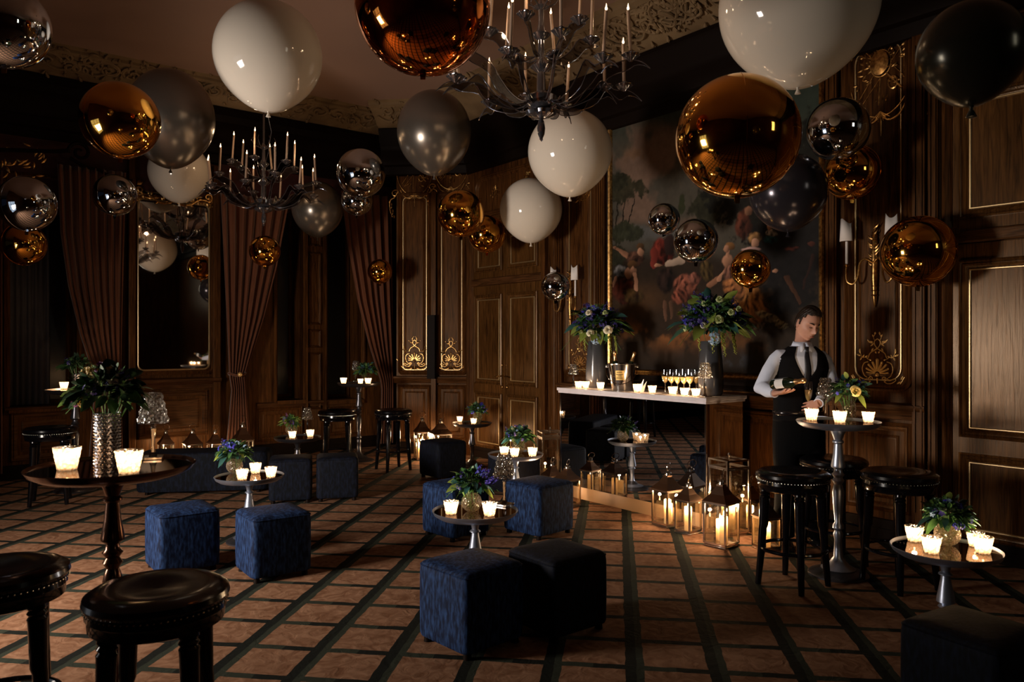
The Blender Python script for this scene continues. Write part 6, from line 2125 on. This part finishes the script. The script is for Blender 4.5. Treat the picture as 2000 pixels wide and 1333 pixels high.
# local head frame: -y forward, x to the figure's image-right, z up
def head_surface(seg=110, rings=90, inflate=0.0, mask=None):
    vs, fs, keep = [], [], []
    for j in range(rings + 1):
        th = PI * j / rings
        for i in range(seg):
            w = TAU * i / seg
            x, y, z = math.sin(th) * math.cos(w), math.sin(th) * math.sin(w), -math.cos(th)
            wx, wy, wz = .074, .094, .118
            # cranium / jaw shaping
            jaw = max(0, -z)
            wx_ = wx * (1 - .30 * jaw ** 1.4) * (1 + .03 * max(0, z))
            X = x * wx_
            Y = y * wy
            Z = z * wz
            if y < 0:                          # face
                Y *= (1 - .10 * max(0, 1 - abs(z) * 1.2))
                if z < 0: Y -= .010 * jaw      # chin forward
            else:
                Y *= (1 - .42 * jaw ** 1.2)    # skull base
                Y += .004
            f = max(0, -y)
            if f > .25:
                def gs(cx, cz, sx, sz): return math.exp(-((X - cx) / sx) ** 2 - ((Z - cz) / sz) ** 2)
                Y -= .026 * gs(0, -.030, .0105, .016)            # nose tip
                Y -= .016 * gs(0, -.008, .0085, .022)            # bridge
                Y -= .007 * (gs(.012, -.036, .007, .007) + gs(-.012, -.036, .007, .007))
                Y += .013 * (gs(.032, .006, .017, .011) + gs(-.032, .006, .017, .011))   # sockets
                Y -= .009 * (gs(.032, .002, .013, .008) + gs(-.032, .002, .013, .008))   # lids
                Y -= .006 * (gs(.030, .026, .022, .007) + gs(-.030, .026, .022, .007) + gs(0, .024, .02, .01))
                Y -= .005 * (gs(.042, -.025, .016, .018) + gs(-.042, -.025, .016, .018))
                Y -= .0075 * gs(0, -.060, .019, .0045) + .0075 * gs(0, -.071, .016, .0055)
                Y += .004 * gs(0, -.0655, .024, .0018)
                Y += .004 * gs(0, -.084, .02, .006)
                Y -= .009 * gs(0, -.100, .018, .013)
                Y -= .003 * gs(0, -.048, .006, .008) * -1
            n = Vector((x, y, z))
            p = Vector((X, Y, Z)) + n * inflate
            vs.append(p)
    for j in range(rings):
        for i in range(seg):
            k = (i + 1) % seg
            q4 = (j * seg + i, j * seg + k, (j + 1) * seg + k, (j + 1) * seg + i)
            if mask:
                c = sum((vs[a] for a in q4), Vector()) / 4
                if not mask(c): continue
            fs.append(q4)
    return vs, fs
body = G()
hv, hf = head_surface()
body.add([HM @ v for v in hv], hf)
for sg in (-1, 1):       # ears
    body.sphere(HM @ Vector((sg * .074, .008, -.004)), 1, 12, 10, None) if False else None
    em = HM @ Matrix.Translation((sg * .073, .010, -.006)) @ Matrix.Rotation(sg * R(22), 4, 'Z')
    g0 = G(); g0.sphere((0, 0, 0), (.008, .018, .031), 14, 10)
    body.add([em @ Vector(v) for v in g0.v], g0.f)
    g0 = G(); g0.tube([(sg * .004, .016 * math.cos(a), .004 + .027 * math.sin(a)) for a in [R(-70) + R(230) * i / 12 for i in range(13)]], .0045, 6)
    body.add([em @ Vector(v) for v in g0.v], g0.f)
neck_t = HM @ Vector((0, .022, -.06)); neck_b = mp(1566, 679, .02)
chest = mp(1565, 722, .02); waist = mp(1558, 800, .03); hip = mp(1560, 850, .05)
def ax(a, b): return Vector((a, 0, 0)), Vector((0, b, 0))
body.tube([neck_t, (neck_t + neck_b) / 2, neck_b, neck_b - Vector((0, 0, .05))], [.050, .052, .062, .09], 20)
tor = [(neck_b + Vector((0, 0, .01)), .070, .06), (neck_b - Vector((0, 0, .035)), .130, .08), (mp(1563, 697, .02), .168, .105), (chest, .185, .118), (mp(1561, 765, .03), .17, .11), (waist, .155, .10), (mp(1559, 825, .04), .165, .105), (hip, .175, .11), (mp(1560, 875, .05), .17, .105)]
body.loft([(c, *ax(a, b)) for c, a, b in tor], 28, 2.4)
shR, elR, wrR = mp(1518, 694, .01), mp(1487, 757, -.02), mp(1514, 769, -.23)
shL, elL, wrL = mp(1608, 696, .02), mp(1626, 758, -.05), mp(1598, 789, -.28)
body.tube([shR, (shR + elR) / 2, elR, (elR + wrR) / 2, wrR], [.034, .040, .038, .034, .027], 16)
body.tube([shL, (shL + elL) / 2, elL, (elL + wrL) / 2, wrL], [.034, .040, .038, .034, .027], 16)
feet = []
for sg in (-1, 1):
    hp = hip + Vector((sg * .085, 0, -.03)); kn = Vector((hip.x + sg * .10, hip.y - .03, .50)); an = Vector((hip.x + sg * .11, hip.y + .02, .09))
    body.tube([hp, (hp + kn) / 2, kn, (kn + an) / 2 + Vector((0, .02, .05)), an, an - Vector((0, 0, .05))], [.088, .078, .055, .054, .038, .04], 16)
    body.tube([an + Vector((0, .04, -.05)), an + Vector((0, -.05, -.055)), an + Vector((sg * .02, -.15, -.065))], [.036, .040, .030], 12)
    feet.append((hp, kn, an))
# hands: palm + five fingers
def hand(wrist, palm_dir, fing_dir, nrm, thumb_side, curls, sc=1.0, tcurl=.5):
    pd = Vector(palm_dir).normalized(); nr = Vector(nrm).normalized()
    sd = pd.cross(nr).normalized() * thumb_side
    nr = nr
    L_ = .095 * sc
    pc = wrist + pd * L_ * .5
    body.loft([(wrist - pd * .01, sd * .024 * sc, nr * .018 * sc), (wrist + pd * .02, sd * .030 * sc, nr * .017 * sc), (wrist + pd * .06 * sc, sd * .041 * sc, nr * .015 * sc), (wrist + pd * .092 * sc, sd * .040 * sc, nr * .011 * sc)], 16, 2.6)
    for k in range(4):
        off = (1.5 - k) * .0195 * sc
        b = wrist + pd * (.085 - .004 * abs(k - 1)) * sc + sd * off
        ln = (.070, .080, .074, .058)[k] * sc
        d = (pd + sd * (1.5 - k) * .05).normalized()
        pts = [b - d * .02, b]
        cur = 0
        for j, f_ in enumerate((.45, .32, .23)):
            cur += curls[k] * (.8, 1.0, .7)[j]
            dd = d * math.cos(cur) + nr * math.sin(cur)
            pts.append(pts[-1] + dd * ln * f_)
        body.tube(pts, [.0095 * sc, .0095 * sc, .0088 * sc, .0078 * sc, .0055 * sc], 10)
        body.sphere(pts[-1], .0058 * sc, 8, 6)
    b = wrist + pd * .025 * sc + sd * .024 * sc
    d1 = (pd * .75 + sd * .75 + nr * .25).normalized()
    p1 = b + d1 * .038 * sc
    d2 = (pd * .9 + sd * .25 + nr * tcurl).normalized()
    p2 = p1 + d2 * .032 * sc
    p3 = p2 + (pd * .8 + nr * tcurl * 1.2 - sd * .1).normalized() * .026 * sc
    body.tube([b - d1 * .012, b, p1, p2, p3], [.014 * sc, .0155 * sc, .012 * sc, .0105 * sc, .007 * sc], 10)
    body.sphere(p3, .0075 * sc, 8, 6)
# bottle first: it lies on the open right palm
btm = mp(1521, 751, -.30); tip = mp(1573, 744, -.52)
bax = (tip - btm)
Lb = .30
bax.normalize()
B0 = tip - bax * Lb
hand(wrR, mp(1545, 765, -.36) - wrR, None, (-.02, .15, 1), -1, (.10, .12, .14, .2), 1.0, .9)
# left hand: steadies the foot of the flute
gl = Vector(fl.location)
tgt = gl + Vector((.012, .035, .05))
hand(wrL, tgt - wrL - Vector((.02, 0, 0)), None, (-.75, -.35, -.1), -1, (.35, .4, .45, .5), .95, .5)
g = lm(body)
bo = g.build('body', 'skin', man, angle=180)
rm = bo.modifiers.new('r', 'REMESH'); rm.mode = 'VOXEL'; rm.voxel_size = .0034; rm.use_smooth_shade = True
sm_ = bo.modifiers.new('s', 'SMOOTH'); sm_.factor = .5; sm_.iterations = 2
man['pose'] = 'pouring'
bt = bottle('dark champagne bottle with white label tilted in the waiter\'s hand', B0, bax, Lb, .040, True, labang=(R(130), R(235)))
# hair, brows
def hair_mask(c):
    X, Y, Z = c
    front = .060 + .25 * abs(X) * (1 if Y < 0 else 0)
    if Y < -.03: return Z > .078 - max(0, -Y - .06) * .1 - abs(X) * .12
    if Y < -.012: return Z > .058 - abs(X) * .1
    if Y < .012: return Z > .026 - (.03 if Y < -.002 else 0)
    if Y < .03: return Z > .022
    return Z > -.045
vs_, fs_ = head_surface(120, 90, .004, hair_mask)
q = random.Random(2)
vs2 = []
for v in vs_:
    b = 1.0
    k_ = max(0, min(1, (v.z - .045) / .05))
    lift = .014 * k_ + .008 * k_ * max(0, -v.y / .09)
    vs2.append(v + Vector((v.x * .06 * k_ + .0015 * math.sin(v.y * 300 + v.z * 200), -.3 * lift, lift + .0022 * math.sin(v.x * 230 + v.y * 90))))
g = G(); g.add([HM @ v for v in vs2], fs_); lm(g).build('hair', 'hair', man, angle=180, solid=.006)
for sg in (-1, 1):
    g = G()
    pts = []
    for i in range(7):
        x = sg * (.014 + .034 * i / 6)
        z = .023 + .006 * math.sin(PI * i / 6 * .8)
        pts.append(HM @ Vector((x, -.0885 + .010 * (i / 6) ** 2 * 1.6, z)))
    g.tube(pts, [.003, .0042, .0045, .0045, .004, .003, .0015], 6, flat=1)
    lm(g).build('eyebrow', 'hair', man)
    g = G()
    pts = [HM @ Vector((sg * (.020 + .024 * i / 6), -.083 + .005 * (i / 6) ** 2, .000 - .0035 * math.sin(PI * i / 6))) for i in range(7)]
    g.tube(pts, .0016, 5); lm(g).build('eyelashes', 'hair', man)
g = G(); g.tube([HM @ Vector((x, -.0935 + 9 * x * x, -.0655)) for x in (-.019, -.01, 0, .01, .019)], [.0012, .0042, .005, .0042, .0012], 8); lm(g).build('lips', 'lip', man)
# shirt: torso + sleeves
g = G()
def infl(c, a, b, k): return (c, *ax(a + k, b + k))
g.loft([infl(c, a, b, .012) for c, a, b in tor[:7]], 32, 2.4)
g.tube([shR + Vector((.06, 0, .004)), shR + Vector((.02, 0, -.004)), shR + Vector((-.010, 0, -.035)), (shR + elR) / 2, elR + (shR - elR) * .1, elR + Vector((-.006, .004, -.012)), elR + (wrR - elR) * .15, (elR + wrR) / 2 + Vector((0, 0, -.006)), wrR + (elR - wrR) * .18, wrR + (elR - wrR) * .05], [.038, .050, .054, .056, .053, .052, .052, .050, .040, .034], 22)
g.tube([shL + Vector((-.06, 0, .004)), shL + Vector((-.02, 0, -.004)), shL + Vector((.010, 0, -.035)), (shL + elL) / 2, elL + (shL - elL) * .1, elL + Vector((.006, .004, -.01)), elL + (wrL - elL) * .15, (elL + wrL) / 2 + Vector((0, 0, -.006)), wrL + (elL - wrL) * .18, wrL + (elL - wrL) * .06], [.038, .050, .054, .056, .053, .052, .052, .048, .040, .034], 22)
so = lm(g).build('shirt', 'shirt', man, angle=180)
rm = so.modifiers.new('r', 'REMESH'); rm.mode = 'VOXEL'; rm.voxel_size = .007; rm.use_smooth_shade = True
sm_ = so.modifiers.new('s', 'SMOOTH'); sm_.factor = .5; sm_.iterations = 3
for w_, e_ in ((wrR, elR), (wrL, elL)):
    g = G(); dd = (e_ - w_).normalized(); g.tube([w_ + dd * .005, w_ + dd * .06], .0355, 22); lm(g).build('cuff', 'shirt', man)
# collar
g = G()
nb = neck_b + Vector((0, -.005, .010))
for sg in (-1, 1):
    vs, fs = [], []
    n = 12
    for i in range(n + 1):
        a = R(90) - sg * R(178) * i / n
        top = nb + Vector((math.cos(a) * .062, math.sin(a) * .058, .042 - .020 * (i / n)))
        bot = nb + Vector((math.cos(a) * .076, math.sin(a) * .074, .006 - .016 * (i / n) - (.030 if i == n - 1 else 0) - (.012 if i == n - 2 else 0)))
        if i == n: bot = nb + Vector((sg * .006, -.078, -.016))
        if i == n - 1: bot = nb + Vector((sg * .044, -.086, -.052))
        vs += [top, bot]
    for i in range(n):
        fs.append((2 * i, 2 * i + 2, 2 * i + 3, 2 * i + 1))
    g.add(vs, fs)
lm(g).build('collar', 'shirt', man, solid=.004, angle=60)
g = G(); g.tube([nb + Vector((0, 0, -.02)), nb + Vector((0, 0, .028))], [.064, .058], 24, cap=False); lm(g).build('collar_band', 'shirt', man, solid=.003)
# tie following the front of the chest
def front(c, a, b, x, k):
    t_ = max(-1, min(1, x / a))
    yy = b * (1 - abs(t_) ** 2.4) ** (1 / 2.4)
    return Vector((c.x + x, c.y - yy - k, c.z))
def tor_at(z):
    for (c0, a0, b0), (c1, a1, b1) in zip(tor[:-1], tor[1:]):
        if c0.z >= z >= c1.z:
            t_ = (c0.z - z) / (c0.z - c1.z)
            return c0.lerp(c1, t_), a0 + (a1 - a0) * t_, b0 + (b1 - b0) * t_
    return tor[-1] if z < tor[-1][0].z else tor[0]
ztie0 = nb.z - .018
vs, fs = [], []
rows = [(ztie0 + .012, .016, .030), (ztie0 - .020, .011, .028), (ztie0 - .028, .013, .020)] + [(ztie0 - .03 - .035 * k, .016 + .0019 * k, .016) for k in range(1, 9)]
for z_, w_, k_ in rows:
    c, a, b = tor_at(z_)
    cx = nb.x + (c.x - nb.x) * .7 - c.x
    for x in (-w_, -w_ * .4, w_ * .4, w_):
        vs.append(front(c, a, b, x + cx, k_ + (.004 if abs(x) < w_ * .9 else 0)))
for j in range(len(rows) - 1):
    for i in range(3):
        a = j * 4 + i
        fs.append((a, a + 1, a + 5, a + 4))
g = G(); g.add(vs, fs); lm(g).build('tie', 'tie', man, solid=.006)
# waistcoat: wraps the torso except a deep V in front
g = G()
vs, fs = [], []
zt, zb_ = tor[0][0].z - .006, tor[6][0].z + .01
nr_, ns_ = 34, 96
def vopen(z):
    t_ = (zt - z) / (zt - mp(1570, 742).z)
    return None if t_ > 1 else (.058 + .016 * min(1, t_ * 5)) * max(.02, 1 - max(0, t_) ** 2.6)
grid = []
for j in range(nr_ + 1):
    z = zt + (zb_ - zt) * j / nr_
    c, a, b = tor_at(z)
    o_ = vopen(z) or 0.0
    a += .018; b += .018
    row = []
    # param angle from the V edge around the back to the other V edge
    t0 = math.asin(min(1, (o_ / a)))
    for i in range(ns_ + 1):
        w = -PI / 2 + t0 + (TAU - 2 * t0) * i / ns_
        cw, sw = math.cos(w), math.sin(w)
        e = 2 / 2.4
        row.append(Vector((c.x + math.copysign(abs(cw) ** e, cw) * a, c.y + math.copysign(abs(sw) ** e, sw) * b, z)))
    grid += row
for j in range(nr_):
    for i in range(ns_):
        a = j * (ns_ + 1) + i
        c4 = (grid[a] + grid[a + 1] + grid[a + ns_ + 1] + grid[a + ns_ + 2]) / 4
        cc, aa, bb = tor_at(c4.z)
        # arm holes
        hole = False
        for s_ in (shR, shL):
            if abs(c4.x - cc.x) > .168 and math.hypot((c4.y - s_.y) / .06, (c4.z - (s_.z - .015)) / .085) < 1: hole = True
        if hole: continue
        fs.append((a, a + 1, a + ns_ + 2, a + ns_ + 1))
g.add(grid, fs)
lm(g).build('waistcoat', 'vest', man, solid=.005, angle=80)
g = G()
for k in range(4):
    c, a, b = tor_at(waist.z + .07 - .045 * k)
    g.sphere(front(c, a + .02, b + .02, .004, .004), .006, 8, 6)
lm(g).build('waistcoat_buttons', 'black_lacquer', man)
# trousers, belt, shoes
g = G()
g.loft([infl(c, a, b, .020) for c, a, b in tor[5:]] + [(mp(1560, 885, .05), *ax(.17, .11))], 30, 2.4)
for hp, kn, an in feet:
    g.tube([hp + Vector((0, 0, .05)), (hp + kn) / 2, kn, (kn + an) / 2, an + Vector((0, 0, -.015))], [.108, .102, .085, .080, .082], 22)
to = lm(g).build('trousers', 'trouser', man, angle=180)
rm = to.modifiers.new('r', 'REMESH'); rm.mode = 'VOXEL'; rm.voxel_size = .009; rm.use_smooth_shade = True
sm_ = to.modifiers.new('s', 'SMOOTH'); sm_.factor = .5; sm_.iterations = 3
c, a, b = tor_at(mp(1558, 806, .03).z)
g = G()
g.loft([(c + Vector((0, 0, -.017)), *ax(a + .026, b + .026)), (c + Vector((0, 0, .017)), *ax(a + .026, b + .026))], 40, 2.4, cap=False)
lm(g).build('belt', 'belt', man, solid=.004)
g = G(); f_ = front(c, a + .026, b + .026, -.02, .004); g.box(f_.x - .02, f_.x + .02, f_.y - .004, f_.y + .002, f_.z - .018, f_.z + .018); lm(g).build('belt_buckle', 'chrome', man, smooth=False)
for sg, (hp, kn, an) in zip((-1, 1), feet):
    g = G(); g.loft([(Vector((an.x, an.y + .05, .05)), Vector((.03, 0, 0)), Vector((0, 0, .045))), (Vector((an.x, an.y, .05)), Vector((.042, 0, 0)), Vector((0, 0, .048))), (Vector((an.x + sg * .01, an.y - .10, .035)), Vector((.048, 0, 0)), Vector((0, 0, .034))), (Vector((an.x + sg * .02, an.y - .20, .025)), Vector((.034, 0, 0)), Vector((0, 0, .022)))], 18, 2.5)
    lm(g).build('shoe', 'belt', man)
